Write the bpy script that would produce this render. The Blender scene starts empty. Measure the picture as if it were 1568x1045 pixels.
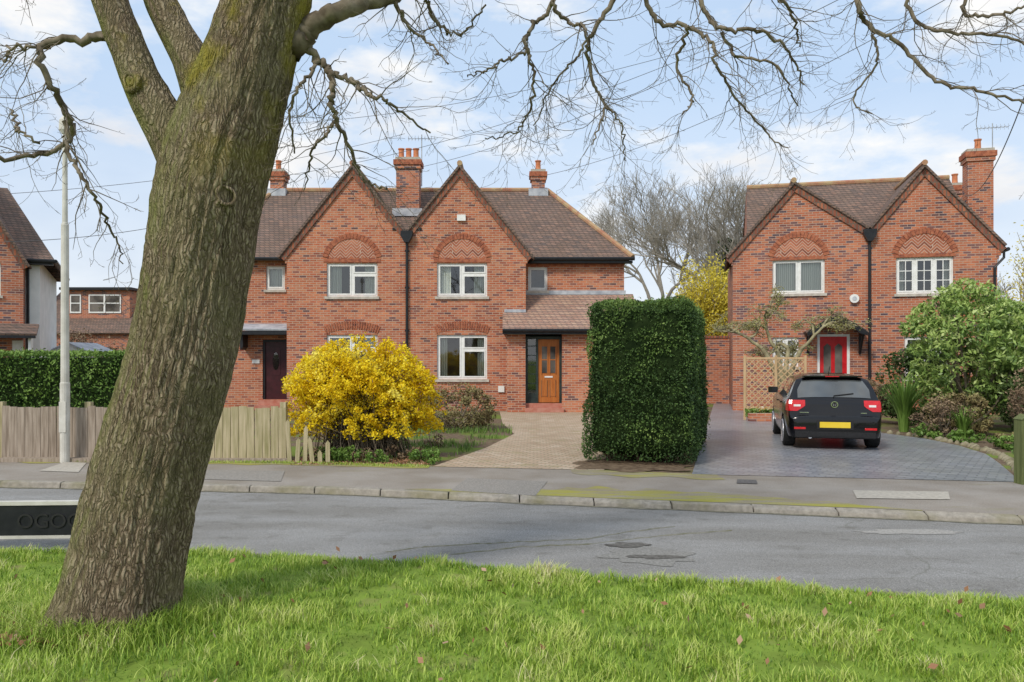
import bpy, bmesh, math, random
import numpy as np
from mathutils import Vector, Matrix, noise
random.seed(7); rng=np.random.default_rng(7)
F=1220.0; H0=550.0; CH=1.7
def W(u,v,d): return np.array(((u-784)*d/F, d, CH+(H0-v)*d/F))
scene=bpy.context.scene
COL=scene.collection
# ------------------------------------------------------------ node helpers
def N(nt,t,**k):
    n=nt.nodes.new(t)
    for a,b in k.items(): setattr(n,a,b)
    return n
def L(nt,a,b): nt.links.new(a,b)
def base(name,col=(.5,.5,.5),rough=.8,spec=.3,metal=0.0):
    m=bpy.data.materials.new(name); m.use_nodes=True
    nt=m.node_tree; b=nt.nodes['Principled BSDF']
    b.inputs['Base Color'].default_value=(*col,1); b.inputs['Roughness'].default_value=rough
    b.inputs['Specular IOR Level'].default_value=spec; b.inputs['Metallic'].default_value=metal
    return m,nt,b
def ramp(nt,fac,stops,mode='LINEAR'):
    r=N(nt,'ShaderNodeValToRGB'); r.color_ramp.interpolation=mode
    els=r.color_ramp.elements
    while len(els)<len(stops): els.new(.5)
    for e,(p,c) in zip(els,stops):
        e.position=p; e.color=(*c,1) if len(c)==3 else c
    L(nt,fac,r.inputs[0]); return r.outputs[0]
def g(v): return (v,v,v)
def mix(nt,fac,a,b,bt='MIX'):
    m=N(nt,'ShaderNodeMix',data_type='RGBA',blend_type=bt)
    for s,x in ((0,fac),(6,a),(7,b)):
        if isinstance(x,(int,float)): m.inputs[s].default_value=x
        elif isinstance(x,tuple): m.inputs[s].default_value=(*x,1)
        else: L(nt,x,m.inputs[s])
    return m.outputs[2]
def nz(nt,vec,scale,detail=4,rough=.55):
    n=N(nt,'ShaderNodeTexNoise'); n.inputs['Scale'].default_value=scale
    n.inputs['Detail'].default_value=detail; n.inputs['Roughness'].default_value=rough
    if vec is not None: L(nt,vec,n.inputs['Vector'])
    return n.outputs['Fac']
def tco(nt): return N(nt,'ShaderNodeTexCoord').outputs['Object']
def mapp(nt,vec,scale=(1,1,1),rot=(0,0,0)):
    m=N(nt,'ShaderNodeMapping'); m.inputs['Scale'].default_value=scale; m.inputs['Rotation'].default_value=rot
    L(nt,vec,m.inputs['Vector']); return m.outputs[0]
def bump(nt,b,h,strength=.4,dist=.01):
    n=N(nt,'ShaderNodeBump'); n.inputs['Strength'].default_value=strength; n.inputs['Distance'].default_value=dist
    L(nt,h,n.inputs['Height']); L(nt,n.outputs[0],b.inputs['Normal'])
def wallvec(nt,diag=False):
    o=tco(nt); s=N(nt,'ShaderNodeSeparateXYZ'); L(nt,o,s.inputs[0])
    a=N(nt,'ShaderNodeMath',operation='ADD'); L(nt,s.outputs[0],a.inputs[0]); L(nt,s.outputs[1],a.inputs[1])
    z=s.outputs[2]
    if diag:
        p=N(nt,'ShaderNodeMath',operation='PINGPONG'); L(nt,a.outputs[0],p.inputs[0]); p.inputs[1].default_value=.18
        q=N(nt,'ShaderNodeMath',operation='ADD'); L(nt,p.outputs[0],q.inputs[0]); L(nt,z,q.inputs[1]); z=q.outputs[0]
    c=N(nt,'ShaderNodeCombineXYZ'); L(nt,a.outputs[0],c.inputs[0]); L(nt,z,c.inputs[1])
    return o,c.outputs[0]
def bricktex(nt,vec,bw,bh,ms,off=.5):
    t=N(nt,'ShaderNodeTexBrick'); t.offset=off
    L(nt,vec,t.inputs['Vector'])
    t.inputs['Color1'].default_value=(0,0,0,1); t.inputs['Color2'].default_value=(1,1,1,1); t.inputs['Mortar'].default_value=(0,0,0,1)
    t.inputs['Scale'].default_value=1; t.inputs['Mortar Size'].default_value=ms; t.inputs['Mortar Smooth'].default_value=.1
    t.inputs['Brick Width'].default_value=bw; t.inputs['Row Height'].default_value=bh
    return t.outputs['Color'],t.outputs['Fac']
def brick_mat(name,stops,mortar,bw=.225,bh=.075,ms=.008,diag=False,dirt=(.56,.47,.45),rough=.85):
    m,nt,b=base(name,rough=rough,spec=.2)
    o,v=wallvec(nt,diag)
    c,f=bricktex(nt,v,bw,bh,ms)
    col=ramp(nt,c,stops)
    big=nz(nt,o,.9,4,.65)
    col=mix(nt,ramp(nt,big,[(.38,g(0)),(.66,g(.65))]),col,dirt,'MULTIPLY')
    sm=nz(nt,mapp(nt,v,(5,14,1)),1.0,2)
    col=mix(nt,ramp(nt,sm,[(.45,g(0)),(.75,g(.5))]),col,(.62,.50,.48),'MULTIPLY')
    col=mix(nt,f,col,mortar)
    L(nt,col,b.inputs['Base Color'])
    inv=N(nt,'ShaderNodeMath',operation='SUBTRACT'); inv.inputs[0].default_value=1; L(nt,f,inv.inputs[1])
    bump(nt,b,inv.outputs[0],.4,.01)
    return m
BR=[(0,(.60,.225,.11)),(.3,(.50,.155,.08)),(.55,(.56,.245,.135)),(.80,(.40,.125,.07)),(.92,(.28,.11,.085)),(1,(.15,.085,.085))]
M_brick=brick_mat('brick_red',BR,(.48,.35,.27))
M_brick2=brick_mat('brick_red_burnt',[(0,(.58,.215,.11)),(.4,(.47,.15,.08)),(.66,(.52,.22,.125)),(.80,(.27,.12,.10)),(1,(.12,.09,.11))],(.46,.33,.26))
M_herr=brick_mat('brick_herringbone',[(0,(.62,.27,.16)),(.45,(.40,.125,.07)),(.7,(.52,.19,.11)),(1,(.26,.09,.06))],(.50,.36,.28),bw=3.0,bh=.10,ms=.014,diag=True)
M_trimb=brick_mat('brick_trim',[(0,(.46,.18,.10)),(.5,(.33,.12,.075)),(1,(.22,.09,.065))],(.16,.11,.085),bw=.11,bh=.24,ms=.020)
M_vous,nt,b=base('brick_voussoir',rough=.85,spec=.2)
L(nt,ramp(nt,nz(nt,tco(nt),9,2),[(.3,(.20,.07,.05)),(.5,(.36,.12,.065)),(.7,(.44,.17,.095))]),b.inputs['Base Color'])
M_roof=brick_mat('roof_tiles',[(0,(.24,.165,.13)),(.4,(.18,.13,.11)),(.75,(.28,.18,.14)),(1,(.14,.11,.10))],(.08,.065,.055),bw=.17,bh=.10,ms=.012,dirt=(.78,.74,.66))
M_roof2=brick_mat('roof_tiles_lower',[(0,(.44,.27,.20)),(.4,(.37,.23,.18)),(.75,(.46,.31,.23)),(1,(.30,.19,.16))],(.16,.12,.10),bw=.17,bh=.09,ms=.012,dirt=(.85,.8,.7))
def noisy(name,c1,c2,scale=6,rough=.8,spec=.3,metal=0,bs=0,lo=.35,hi=.65,vs=(1,1,1),detail=4):
    m,nt,b=base(name,rough=rough,spec=spec,metal=metal)
    v=mapp(nt,tco(nt),vs); f=nz(nt,v,scale,detail)
    L(nt,ramp(nt,f,[(lo,c1),(hi,c2)]),b.inputs['Base Color'])
    if bs: bump(nt,b,f,bs,.01)
    return m
M_ridge=noisy('ridge_tiles',(.36,.16,.10),(.42,.31,.17),3,.85)
M_white=noisy('white_paint',(.72,.72,.69),(.82,.82,.80),8,.45)
M_cream=noisy('white_render',(.68,.69,.68),(.80,.80,.79),2,.8)
M_black=noisy('black_paint',(.012,.013,.016),(.022,.023,.026),8,.4)
M_lead=noisy('lead',(.30,.32,.36),(.50,.52,.55),4,.6)
M_stone=noisy('stone_sill',(.40,.36,.31),(.56,.51,.44),7,.85,bs=.2)
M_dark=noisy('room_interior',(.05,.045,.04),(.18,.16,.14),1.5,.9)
M_pot=noisy('terracotta',(.50,.16,.07),(.60,.24,.12),10,.8)
M_curt,nt,b=base('curtain',rough=.9)
w=N(nt,'ShaderNodeTexWave'); w.inputs['Scale'].default_value=5; w.inputs['Distortion'].default_value=1.5; L(nt,tco(nt),w.inputs[0])
L(nt,ramp(nt,w.outputs['Color'],[(0,(.50,.49,.43)),(1,(.82,.80,.73))]),b.inputs['Base Color'])
def glassmat(name='window_glass',fr=.28):
    m=bpy.data.materials.new(name); m.use_nodes=True; nt=m.node_tree; nt.nodes.clear()
    o=N(nt,'ShaderNodeOutputMaterial'); t=N(nt,'ShaderNodeBsdfTransparent'); gl=N(nt,'ShaderNodeBsdfGlossy')
    gl.inputs['Roughness'].default_value=.03; t.inputs[0].default_value=(.85,.9,.88,1); mx=N(nt,'ShaderNodeMixShader')
    lw=N(nt,'ShaderNodeLayerWeight'); lw.inputs[0].default_value=.3
    a=N(nt,'ShaderNodeMath',operation='ADD'); a.inputs[1].default_value=fr*.4; L(nt,lw.outputs['Fresnel'],a.inputs[0])
    L(nt,a.outputs[0],mx.inputs[0]); L(nt,t.outputs[0],mx.inputs[1]); L(nt,gl.outputs[0],mx.inputs[2]); L(nt,mx.outputs[0],o.inputs[0])
    bp=N(nt,'ShaderNodeBump'); bp.inputs['Strength'].default_value=.05; L(nt,nz(nt,tco(nt),2,1),bp.inputs['Height']); L(nt,bp.outputs[0],gl.inputs['Normal'])
    return m
M_glass=glassmat()
def wood(name,c1,c2,vs=(18,18,1.2),rough=.75):
    return noisy(name,c1,c2,1.5,rough,.25,0,.3,.3,.7,vs)
M_oak=wood('door_wood',(.34,.10,.022),(.50,.18,.045),rough=.4)
M_dgreen=noisy('dark_green_paint',(.02,.03,.028),(.035,.05,.045),6,.4)
M_maroon=noisy('maroon_door',(.045,.015,.018),(.07,.02,.025),6,.35)
M_red=noisy('red_door',(.50,.012,.018),(.60,.025,.03),6,.3)
M_redstep=noisy('red_step',(.42,.15,.10),(.5,.24,.18),6,.8)
# ------------------------------------------------------------ mesh helpers
class MB:
    def __init__(s): s.v=[];s.f=[];s.m=[]
    def add(s,vs,fs,mi=0):
        o=len(s.v); s.v+= [tuple(map(float,p)) for p in vs]
        for f in fs: s.f.append([i+o for i in f]); s.m.append(mi)
    def box(s,x0,x1,y0,y1,z0,z1,mi=0):
        s.add([(x0,y0,z0),(x1,y0,z0),(x1,y1,z0),(x0,y1,z0),(x0,y0,z1),(x1,y0,z1),(x1,y1,z1),(x0,y1,z1)],
              [(3,2,1,0),(4,5,6,7),(0,1,5,4),(1,2,6,5),(2,3,7,6),(3,0,4,7)],mi)
    def slab(s,pts,t,mi=0,mi2=None):
        P=[Vector(p) for p in pts]; n=(P[1]-P[0]).cross(P[-1]-P[0]).normalized()
        if n.z<0: n=-n
        k=len(P); Q=[p-n*t for p in P]
        s.add(P+Q,[tuple(range(k))],mi)
        s.add(P+Q,[tuple(range(2*k-1,k-1,-1))]+[(i,(i+1)%k,(i+1)%k+k,i+k) for i in range(k)],mi if mi2 is None else mi2)
    def extr(s,poly,y0,y1,mi=0):
        k=len(poly); s.add([(x,y0,z) for x,z in poly]+[(x,y1,z) for x,z in poly],
            [tuple(range(k)),tuple(range(2*k-1,k-1,-1))]+[(i,(i+1)%k,(i+1)%k+k,i+k) for i in range(k)],mi)
    def tube(s,path,rad,sides=8,mi=0):
        v,f=tube(np.array(path,float),np.array(rad,float) if hasattr(rad,'__len__') else np.full(len(path),rad),sides)
        s.add(v,f.tolist(),mi)
        k=sides; n=len(path); s.add(v,[tuple(range(k))[::-1],tuple(range((n-1)*k,n*k))],mi)
    def obj(s,name,mats,parent=None,smooth=False,bevel=0):
        me=bpy.data.meshes.new(name); me.from_pydata(s.v,[],s.f)
        for m in mats: me.materials.append(m)
        me.polygons.foreach_set('material_index',s.m)
        if smooth: me.polygons.foreach_set('use_smooth',[True]*len(s.f))
        me.update()
        bm=bmesh.new(); bm.from_mesh(me); bmesh.ops.recalc_face_normals(bm,faces=bm.faces[:]); bm.to_mesh(me); bm.free()
        o=bpy.data.objects.new(name,me); COL.objects.link(o)
        if parent: o.parent=parent
        if bevel:
            md=o.modifiers.new('b','BEVEL'); md.width=bevel; md.segments=2; md.limit_method='ANGLE'
        return o
def tube(P,R,sides):
    n=len(P); T=np.gradient(P,axis=0); T/= (np.linalg.norm(T,axis=1,keepdims=True)+1e-9)
    ref=np.array([.31,.21,.93]) if abs(T[0]@np.array([.31,.21,.93]))<.9 else np.array([1.,.1,0])
    A=np.zeros_like(P); a=ref-(ref@T[0])*T[0]; a/=np.linalg.norm(a); A[0]=a
    for i in range(1,n):
        a=a-(a@T[i])*T[i]; a/= (np.linalg.norm(a)+1e-9); A[i]=a
    B=np.cross(T,A); th=np.linspace(0,2*math.pi,sides,endpoint=False)
    V=(P[:,None,:]+R[:,None,None]*(np.cos(th)[None,:,None]*A[:,None,:]+np.sin(th)[None,:,None]*B[:,None,:])).reshape(-1,3)
    i=np.arange(n-1)[:,None]*sides; j=np.arange(sides)[None,:]; j2=(j+1)%sides
    Fc=np.stack([i+j,i+j2,i+sides+j2,i+sides+j],-1).reshape(-1,4)
    return V,Fc
def npmesh(name,V,Fc,mats,parent=None,shade=None,smooth=False):
    me=bpy.data.meshes.new(name); V=np.asarray(V,np.float32); Fc=np.asarray(Fc,np.int32); n,k=Fc.shape
    me.vertices.add(len(V)); me.vertices.foreach_set('co',V.ravel())
    me.loops.add(n*k); me.loops.foreach_set('vertex_index',Fc.ravel())
    me.polygons.add(n); me.polygons.foreach_set('loop_start',np.arange(n,dtype=np.int32)*k); me.polygons.foreach_set('loop_total',np.full(n,k,np.int32))
    if smooth: me.polygons.foreach_set('use_smooth',np.ones(n,bool))
    for m in mats: me.materials.append(m)
    if shade is not None:
        a=me.attributes.new('shade','FLOAT','POINT'); a.data.foreach_set('value',np.asarray(shade,np.float32))
    me.update(calc_edges=True)
    o=bpy.data.objects.new(name,me); COL.objects.link(o)
    if parent: o.parent=parent
    return o
class TB:
    def __init__(s): s.V=[];s.F=[];s.n=0
    def add(s,P,R,sides=5):
        v,f=tube(np.asarray(P,float),np.asarray(R,float),sides); s.V.append(v); s.F.append(f+s.n); s.n+=len(v)
    def obj(s,name,mats,parent=None): return npmesh(name,np.concatenate(s.V),np.concatenate(s.F),mats,parent,smooth=True)
def empty(name,loc=(0,0,0),rz=0):
    e=bpy.data.objects.new(name,None); COL.objects.link(e); e.location=loc; e.rotation_euler=(0,0,rz); e.empty_display_size=.3; return e
def unit(n):
    d=rng.normal(size=(n,3)); return d/np.linalg.norm(d,axis=1,keepdims=True)
def leaves(name,P,size,mat,aspect=.55,parent=None,up=0.0,shade=None):
    n=len(P); a=unit(n); a[:,2]+=up; a/=np.linalg.norm(a,axis=1,keepdims=True)
    b=np.cross(a,unit(n)); b/=np.linalg.norm(b,axis=1,keepdims=True)
    s=(size*rng.uniform(.6,1.3,n))[:,None]
    V=np.stack([P-a*s,P+b*s*aspect,P+a*s,P-b*s*aspect],1).reshape(-1,3)
    sh=rng.uniform(0,1,n) if shade is None else np.clip(shade+rng.uniform(-.25,.25,n),0,1)
    return npmesh(name,V,np.arange(4*n).reshape(n,4),[mat],parent,np.repeat(sh,4))
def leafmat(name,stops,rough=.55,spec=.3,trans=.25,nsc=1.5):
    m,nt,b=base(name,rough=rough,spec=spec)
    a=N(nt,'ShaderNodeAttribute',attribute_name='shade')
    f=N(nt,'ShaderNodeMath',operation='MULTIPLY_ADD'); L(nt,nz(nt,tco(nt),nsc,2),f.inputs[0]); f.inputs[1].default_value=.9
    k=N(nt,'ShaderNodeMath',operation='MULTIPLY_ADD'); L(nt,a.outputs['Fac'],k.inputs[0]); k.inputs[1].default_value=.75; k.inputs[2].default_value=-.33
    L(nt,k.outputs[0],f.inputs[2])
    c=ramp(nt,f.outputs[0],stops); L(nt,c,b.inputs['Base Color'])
    if trans:
        t=N(nt,'ShaderNodeBsdfTranslucent'); L(nt,c,t.inputs[0]); mx=N(nt,'ShaderNodeMixShader'); mx.inputs[0].default_value=trans
        L(nt,b.outputs[0],mx.inputs[1]); L(nt,t.outputs[0],mx.inputs[2]); L(nt,mx.outputs[0],nt.nodes['Material Output'].inputs[0])
    return m
# ------------------------------------------------------------ world, sun, camera
w=bpy.data.worlds.new('World'); scene.world=w; w.use_nodes=True; nt=w.node_tree; bg=nt.nodes['Background']
sky=N(nt,'ShaderNodeTexSky',sky_type='NISHITA'); sky.sun_disc=False
SUN=Vector((-.45,-.62,.72)).normalized()
sky.sun_elevation=math.asin(SUN.z); sky.sun_rotation=math.atan2(SUN.x,SUN.y); sky.dust_density=1.5; sky.air_density=1.0
tc=N(nt,'ShaderNodeTexCoord').outputs['Generated']
mv=mapp(nt,tc,(1.5,1.5,3.6)); f=nz(nt,mv,2.6,6,.6)
cl=ramp(nt,f,[(.43,g(0)),(.60,g(1))])
sep=N(nt,'ShaderNodeSeparateXYZ'); L(nt,tc,sep.inputs[0])
hz=ramp(nt,sep.outputs[2],[(.0,g(.80)),(.32,g(.12))])
cf=N(nt,'ShaderNodeMath',operation='MAXIMUM'); L(nt,cl,cf.inputs[0]); L(nt,hz,cf.inputs[1])
cf2=N(nt,'ShaderNodeMath',operation='MULTIPLY'); L(nt,cf.outputs[0],cf2.inputs[0]); cf2.inputs[1].default_value=.95
shadec=ramp(nt,nz(nt,mv,3.5,4),[(.3,(6.6,6.7,7.0)),(.6,(8.3,8.2,8.0))])
skyb=mix(nt,.72,sky.outputs[0],(4.9,6.6,8.9))
L(nt,mix(nt,cf2.outputs[0],skyb,shadec),bg.inputs[0]); bg.inputs[1].default_value=.125
sl=bpy.data.lights.new('sun','SUN'); sl.energy=2.5; sl.angle=math.radians(10); sl.color=(1,.93,.83)
so=bpy.data.objects.new('sun',sl); COL.objects.link(so); so.rotation_euler=SUN.to_track_quat('Z','Y').to_euler()
cam=bpy.data.cameras.new('camera'); co=bpy.data.objects.new('camera',cam); COL.objects.link(co)
co.location=(0,0,CH); co.rotation_euler=(math.pi/2,0,0); cam.sensor_width=36; cam.lens=36*F/1568; cam.shift_y=(H0-522.5)/1568; cam.clip_end=2000; cam.clip_start=.05
scene.camera=co
scene.view_settings.view_transform='Standard'; scene.view_settings.look='None'; scene.view_settings.exposure=0
# ------------------------------------------------------------ ground
XK=[-40,-15,-7.1,-4,-2.1,0,2.8,5.5,12,40]; YK=[13.5,11.8,11.05,10.72,10.45,9.85,9.22,8.57,7.0,0]
XN=[-40,-15,-4.6,-2.8,-1,0,1.6,3.7,12,40]; YN=[9.5,7.8,7.25,7.2,6.95,6.55,6.2,5.73,3.9,-3]
XB=[-40,-15,-8.6,-3.8,-1.2,1.4,2.6,6.9,15,40]; YB=[16,13.9,13.35,13.1,12.55,12.15,11.75,11.0,9.6,3]
def sm(X,Y):
    xs=np.linspace(-40,40,401); y=np.interp(xs,X,Y); k=np.ones(9)/9; yp=np.pad(y,4,'edge'); y2=np.convolve(yp,k,'valid'); y2[:5]=y[:5];y2[-5:]=y[-5:]
    return lambda x: np.interp(x,xs,y2)
K=sm(XK,YK); NE=sm(XN,YN); B=sm(XB,YB)
def strip(name,f1,f2,z,mat,xs=np.linspace(-40,40,161)):
    a=[(x,float(f1(x)),z) for x in xs]; b=[(x,float(f2(x)),z) for x in xs]; n=len(xs)
    return npmesh(name,a+b,[(i,i+1,n+i+1,n+i) for i in range(n-1)],[mat])
RZ0=-.075
m,nt,b=base('ground_grass',rough=.95,spec=.1); M_gr=m
o=tco(nt); c=ramp(nt,nz(nt,o,3,5),[(.3,(.13,.18,.03)),(.55,(.20,.29,.045)),(.75,(.23,.20,.09))]); L(nt,c,b.inputs['Base Color'])
m,nt,b=base('asphalt_road',rough=.85,spec=.25); M_road=m
o=tco(nt)
c=ramp(nt,nz(nt,o,90,2,.8),[(.3,(.15,.148,.14)),(.5,(.26,.255,.245)),(.75,(.44,.43,.41))])
c=mix(nt,ramp(nt,nz(nt,mapp(nt,o,(.45,1.6,1)),.9,5,.6),[(.38,g(0)),(.62,g(.8))]),c,(.70,.68,.64),'MULTIPLY')
c=mix(nt,ramp(nt,nz(nt,mapp(nt,o,(1,1.4,1)),3.2,4,.6),[(.56,g(0)),(.72,g(.55))]),c,(.55,.53,.48),'MULTIPLY')
vo=N(nt,'ShaderNodeTexVoronoi',feature='DISTANCE_TO_EDGE'); vo.inputs['Scale'].default_value=.55
wob=N(nt,'ShaderNodeTexNoise'); wob.inputs['Scale'].default_value=1.6; wob.inputs['Detail'].default_value=6; L(nt,o,wob.inputs[0])
L(nt,mix(nt,.25,o,wob.outputs['Color'],'LINEAR_LIGHT'),vo.inputs['Vector'])
ck=ramp(nt,vo.outputs['Distance'],[(0,g(.6)),(.006,g(0))])
msk=ramp(nt,nz(nt,o,.35,2),[(.5,g(0)),(.62,g(1))])
ckm=N(nt,'ShaderNodeMath',operation='MULTIPLY'); L(nt,ck,ckm.inputs[0]); L(nt,msk,ckm.inputs[1])
c=mix(nt,ckm.outputs[0],c,(.12,.12,.09)); L(nt,c,b.inputs['Base Color']); bump(nt,b,nz(nt,o,120,2),.5,.004)
def pave(name,c1,c2,moss,lo,hi,mf=.7):
    m,nt,b=base(name,rough=.9,spec=.2); o=tco(nt)
    c=ramp(nt,nz(nt,o,60,3,.7),[(.3,c1),(.7,c2)])
    c=mix(nt,ramp(nt,nz(nt,o,1.1,4),[(.35,g(0)),(.65,g(.7))]),c,(.68,.63,.56),'MULTIPLY')
    c=mix(nt,ramp(nt,nz(nt,mapp(nt,o,(.35,1.5,1)),1.5,7,.7),[(lo,g(0)),(hi,g(mf))]),c,moss)
    L(nt,c,b.inputs['Base Color']); bump(nt,b,nz(nt,o,90,2),.4,.005); return m
M_pave=pave('pavement_asphalt',(.23,.205,.18),(.39,.355,.31),(.21,.19,.09),.58,.74,.6)
M_mossp=pave('mossy_pavement',(.23,.205,.16),(.37,.33,.25),(.32,.30,.04),.42,.58,.85)
M_conc=noisy('pale_concrete',(.36,.33,.28),(.48,.44,.37),20,.9,.2,bs=.2)
m,nt,b=base('kerb_stone',rough=.9,spec=.2); M_kerb=m; o=tco(nt)
c=ramp(nt,nz(nt,o,14,5,.7),[(.3,(.21,.19,.16)),(.7,(.38,.345,.29))]); c=mix(nt,ramp(nt,nz(nt,o,1.3,4),[(.48,g(0)),(.65,g(.6))]),c,(.19,.175,.08)); L(nt,c,b.inputs['Base Color'])
M_soil=noisy('soil',(.09,.06,.04),(.21,.155,.10),9,.95,.1,bs=.6)
m,nt,b=base('garden_ground',rough=.95,spec=.1); M_garden=m; o=tco(nt)
c=ramp(nt,nz(nt,o,12,5),[(.3,(.09,.06,.04)),(.7,(.22,.165,.11))]); c=mix(nt,ramp(nt,nz(nt,o,.9,5),[(.48,g(0)),(.62,g(1))]),c,(.15,.20,.04)); L(nt,c,b.inputs['Base Color'])
def paver(name,stops,mortar,bw,bh,rot,ms,rough,moss=None):
    m,nt,b=base(name,rough=rough,spec=.35); o=tco(nt); v=mapp(nt,o,(1,1,1),(0,0,rot)); c,f=bricktex(nt,v,bw,bh,ms)
    col=ramp(nt,c,stops); col=mix(nt,ramp(nt,nz(nt,o,.8,5),[(.35,g(0)),(.7,g(.7))]),col,(.70,.65,.56),'MULTIPLY')
    col=mix(nt,f,col,mortar)
    if moss: col=mix(nt,ramp(nt,nz(nt,o,1.7,6,.7),[(.54,g(0)),(.7,g(.8))]),col,moss)
    L(nt,col,b.inputs['Base Color']); bump(nt,b,f,-.3,.01); return m
M_block=paver('block_paving',[(0,(.56,.41,.30)),(.5,(.46,.33,.24)),(1,(.62,.50,.39))],(.26,.23,.15),.2,.1,.35,.014,.85,(.27,.24,.11))
M_imprint=paver('imprinted_concrete',[(0,(.25,.26,.29)),(.5,(.30,.31,.34)),(1,(.37,.38,.40))],(.16,.165,.18),.24,.12,.6,.012,.30)
big=MB(); big.add([(-700,-700,-.14),(700,-700,-.14),(700,900,-.14),(-700,900,-.14)],[(0,1,2,3)]); big.obj('ground',[M_gr])
strip('road',lambda x:NE(x)-.3,lambda x:K(x)-.02,RZ0,M_road)
strip('pavement',lambda x:K(x)+.10,lambda x:B(x)+.02,0.0,M_pave)
strip('garden_ground',lambda x:B(x),lambda x:70,-.004,M_garden)
xs=np.linspace(-1.4,4.6,60)
strip('moss_strip',lambda x:K(x)+.13,lambda x:K(x)+.14+max(.02,.75*math.sin((x+1.4)/6.0*math.pi)*(1+.6*noise.noise(Vector((x*3,0,0))))),.004,M_mossp,xs)
strip('moss_strip',lambda x:B(x)-.28-.2*noise.noise(Vector((x*2,0,0))),lambda x:B(x)+.02,.004,M_mossp,np.linspace(-12,-1.3,60))
strip('moss_strip',lambda x:B(x)-.5-.3*noise.noise(Vector((x*2,0,0))),lambda x:B(x)+.02,.004,M_mossp,np.linspace(.9,3.0,30))
def poly_sheet(name,pts,z,mat):
    p=MB(); p.add([(x,y,z) for x,y in pts],[tuple(range(len(pts)))]); return p.obj(name,[mat])
def GP(u,v,z=0.): d=(CH-z)*F/(v-H0); return ((u-784)*d/F,d)
poly_sheet('concrete_slab',[GP(1312,764),GP(1455,766),GP(1452,754),GP(1306,752)],.008,M_conc)
poly_sheet('concrete_slab',[GP(60,722),GP(120,724),GP(132,710),GP(100,708)],.008,M_conc)
poly_sheet('drain_cover',[GP(1128,741),GP(1160,742),GP(1158,736),GP(1129,735)],.009,noisy('cast_iron',(.08,.075,.07),(.14,.13,.12),30,.7,.4,bs=.4))
M_tar=noisy('tar_patch',(.20,.185,.165),(.32,.295,.26),45,.9,.2,bs=.3)
poly_sheet('pavement_patch',[GP(250,733),GP(430,738),GP(436,722),GP(262,719)],.006,M_tar)
poly_sheet('pavement_patch',[GP(690,752),GP(820,760),GP(838,738),GP(715,733)],.006,M_tar)
kb=MB(); x=-39.5
while x<39.5:
    ln=.90; g0=.012; x1=x+ln-g0; a=(x,float(K(x)));c2=(x1,float(K(x1)))
    low=0.0 if not(-1.4<x<1.2 or 2.6<x<5.6) else -.035
    z1=.004+low+rng.uniform(-.004,.004)
    kb.add([(a[0],a[1]-.03,-.12),(c2[0],c2[1]-.03,-.12),(c2[0],c2[1]+.11,-.12),(a[0],a[1]+.11,-.12),(a[0],a[1],z1),(c2[0],c2[1],z1),(c2[0],c2[1]+.11,z1+.004-low),(a[0],a[1]+.11,z1+.004-low)],
       [(3,2,1,0),(4,5,6,7),(0,1,5,4),(1,2,6,5),(2,3,7,6),(3,0,4,7)]); x+=ln
kb.obj('kerb',[M_kerb],bevel=.012)
M_grit=noisy('gutter_grit',(.14,.13,.09),(.26,.24,.18),14,.95,.1)
strip('gutter',lambda x:K(x)-.09-.06*noise.noise(Vector((x*2.3,0,0))),lambda x:K(x)-.025,RZ0+.005,M_grit,np.linspace(-14,14,160))
strip('gutter',lambda x:NE(x)-.1,lambda x:NE(x)+.09+.12*noise.noise(Vector((x*1.9,4,0)))+.05*noise.noise(Vector((x*7,4,0))),RZ0+.005,M_grit,np.linspace(-14,14,300))
def blob(name,cx,cy,rx,ry,z,mat,n=40,amp=.35,seed=0):
    pts=[]
    for i in range(n):
        t=i/n*2*math.pi; r=1+amp*noise.noise(Vector((math.cos(t)*1.9+seed,math.sin(t)*1.9,seed)))*1.6
        pts.append((cx+rx*r*math.cos(t),cy+ry*r*math.sin(t)))
    return poly_sheet(name,pts,z,mat)
M_patch=noisy('road_patch_dark',(.085,.08,.07),(.16,.15,.135),25,.9,.2,bs=.4)
M_patch2=noisy('road_patch_mid',(.17,.165,.15),(.28,.27,.25),40,.9,.2,bs=.4)
cx,cy=GP(992,850,RZ0); blob('road_patch',cx-.02,cy,.42,.34,RZ0+.004,M_patch2,seed=2)
cx,cy=GP(962,836,RZ0); blob('road_patch',cx,cy,.20,.10,RZ0+.008,M_patch,seed=5)
cx,cy=GP(1010,854,RZ0); blob('road_patch',cx,cy,.26,.07,RZ0+.008,M_patch,seed=9)
cx,cy=GP(1390,815,RZ0); blob('road_patch',cx,cy,.5,.12,RZ0+.004,noisy('road_patch_pale',(.25,.24,.22),(.38,.36,.33),40,.9),seed=12)
cr=TB()
for path in ([(590,846),(650,838),(740,833),(830,829),(900,826),(960,815),(1040,806)],[(690,850),(800,838),(900,834),(1000,822),(1130,812)]):
    pts=[(*GP(u,v,RZ0),RZ0-.004) for u,v in path]; pp=[]
    for i in range(len(pts)-1):
        for t in np.linspace(0,1,12,endpoint=False):
            q=np.array(pts[i])*(1-t)+np.array(pts[i+1])*t; q[1]+=.05*noise.noise(Vector((q[0]*7,1,0))); pp.append(q)
    cr.add(pp,.008+.008*rng.uniform(size=len(pp)),6)
cr.obj('road_crack',[noisy('crack_fill',(.14,.14,.09),(.22,.21,.17),12,.9)])
poly_sheet('driveway',[(-1.25,12.56),(1.4,12.14),(1.6,13),(2.1,20),(2.9,25.7),(-.4,25.7),(-.25,21),(.05,18),(-.5,15.2)],.006,M_block)
poly_sheet('driveway',[(2.65,11.73),(6.95,10.99),(7.3,11.6),(7.9,12.9),(8.45,14.2),(8.75,15.6),(8.8,17),(8.4,18.6),(9.2,21),(10.2,25.4),(7.3,26.3),(9.6,35),(8.95,35)],.006,M_imprint)
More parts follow.
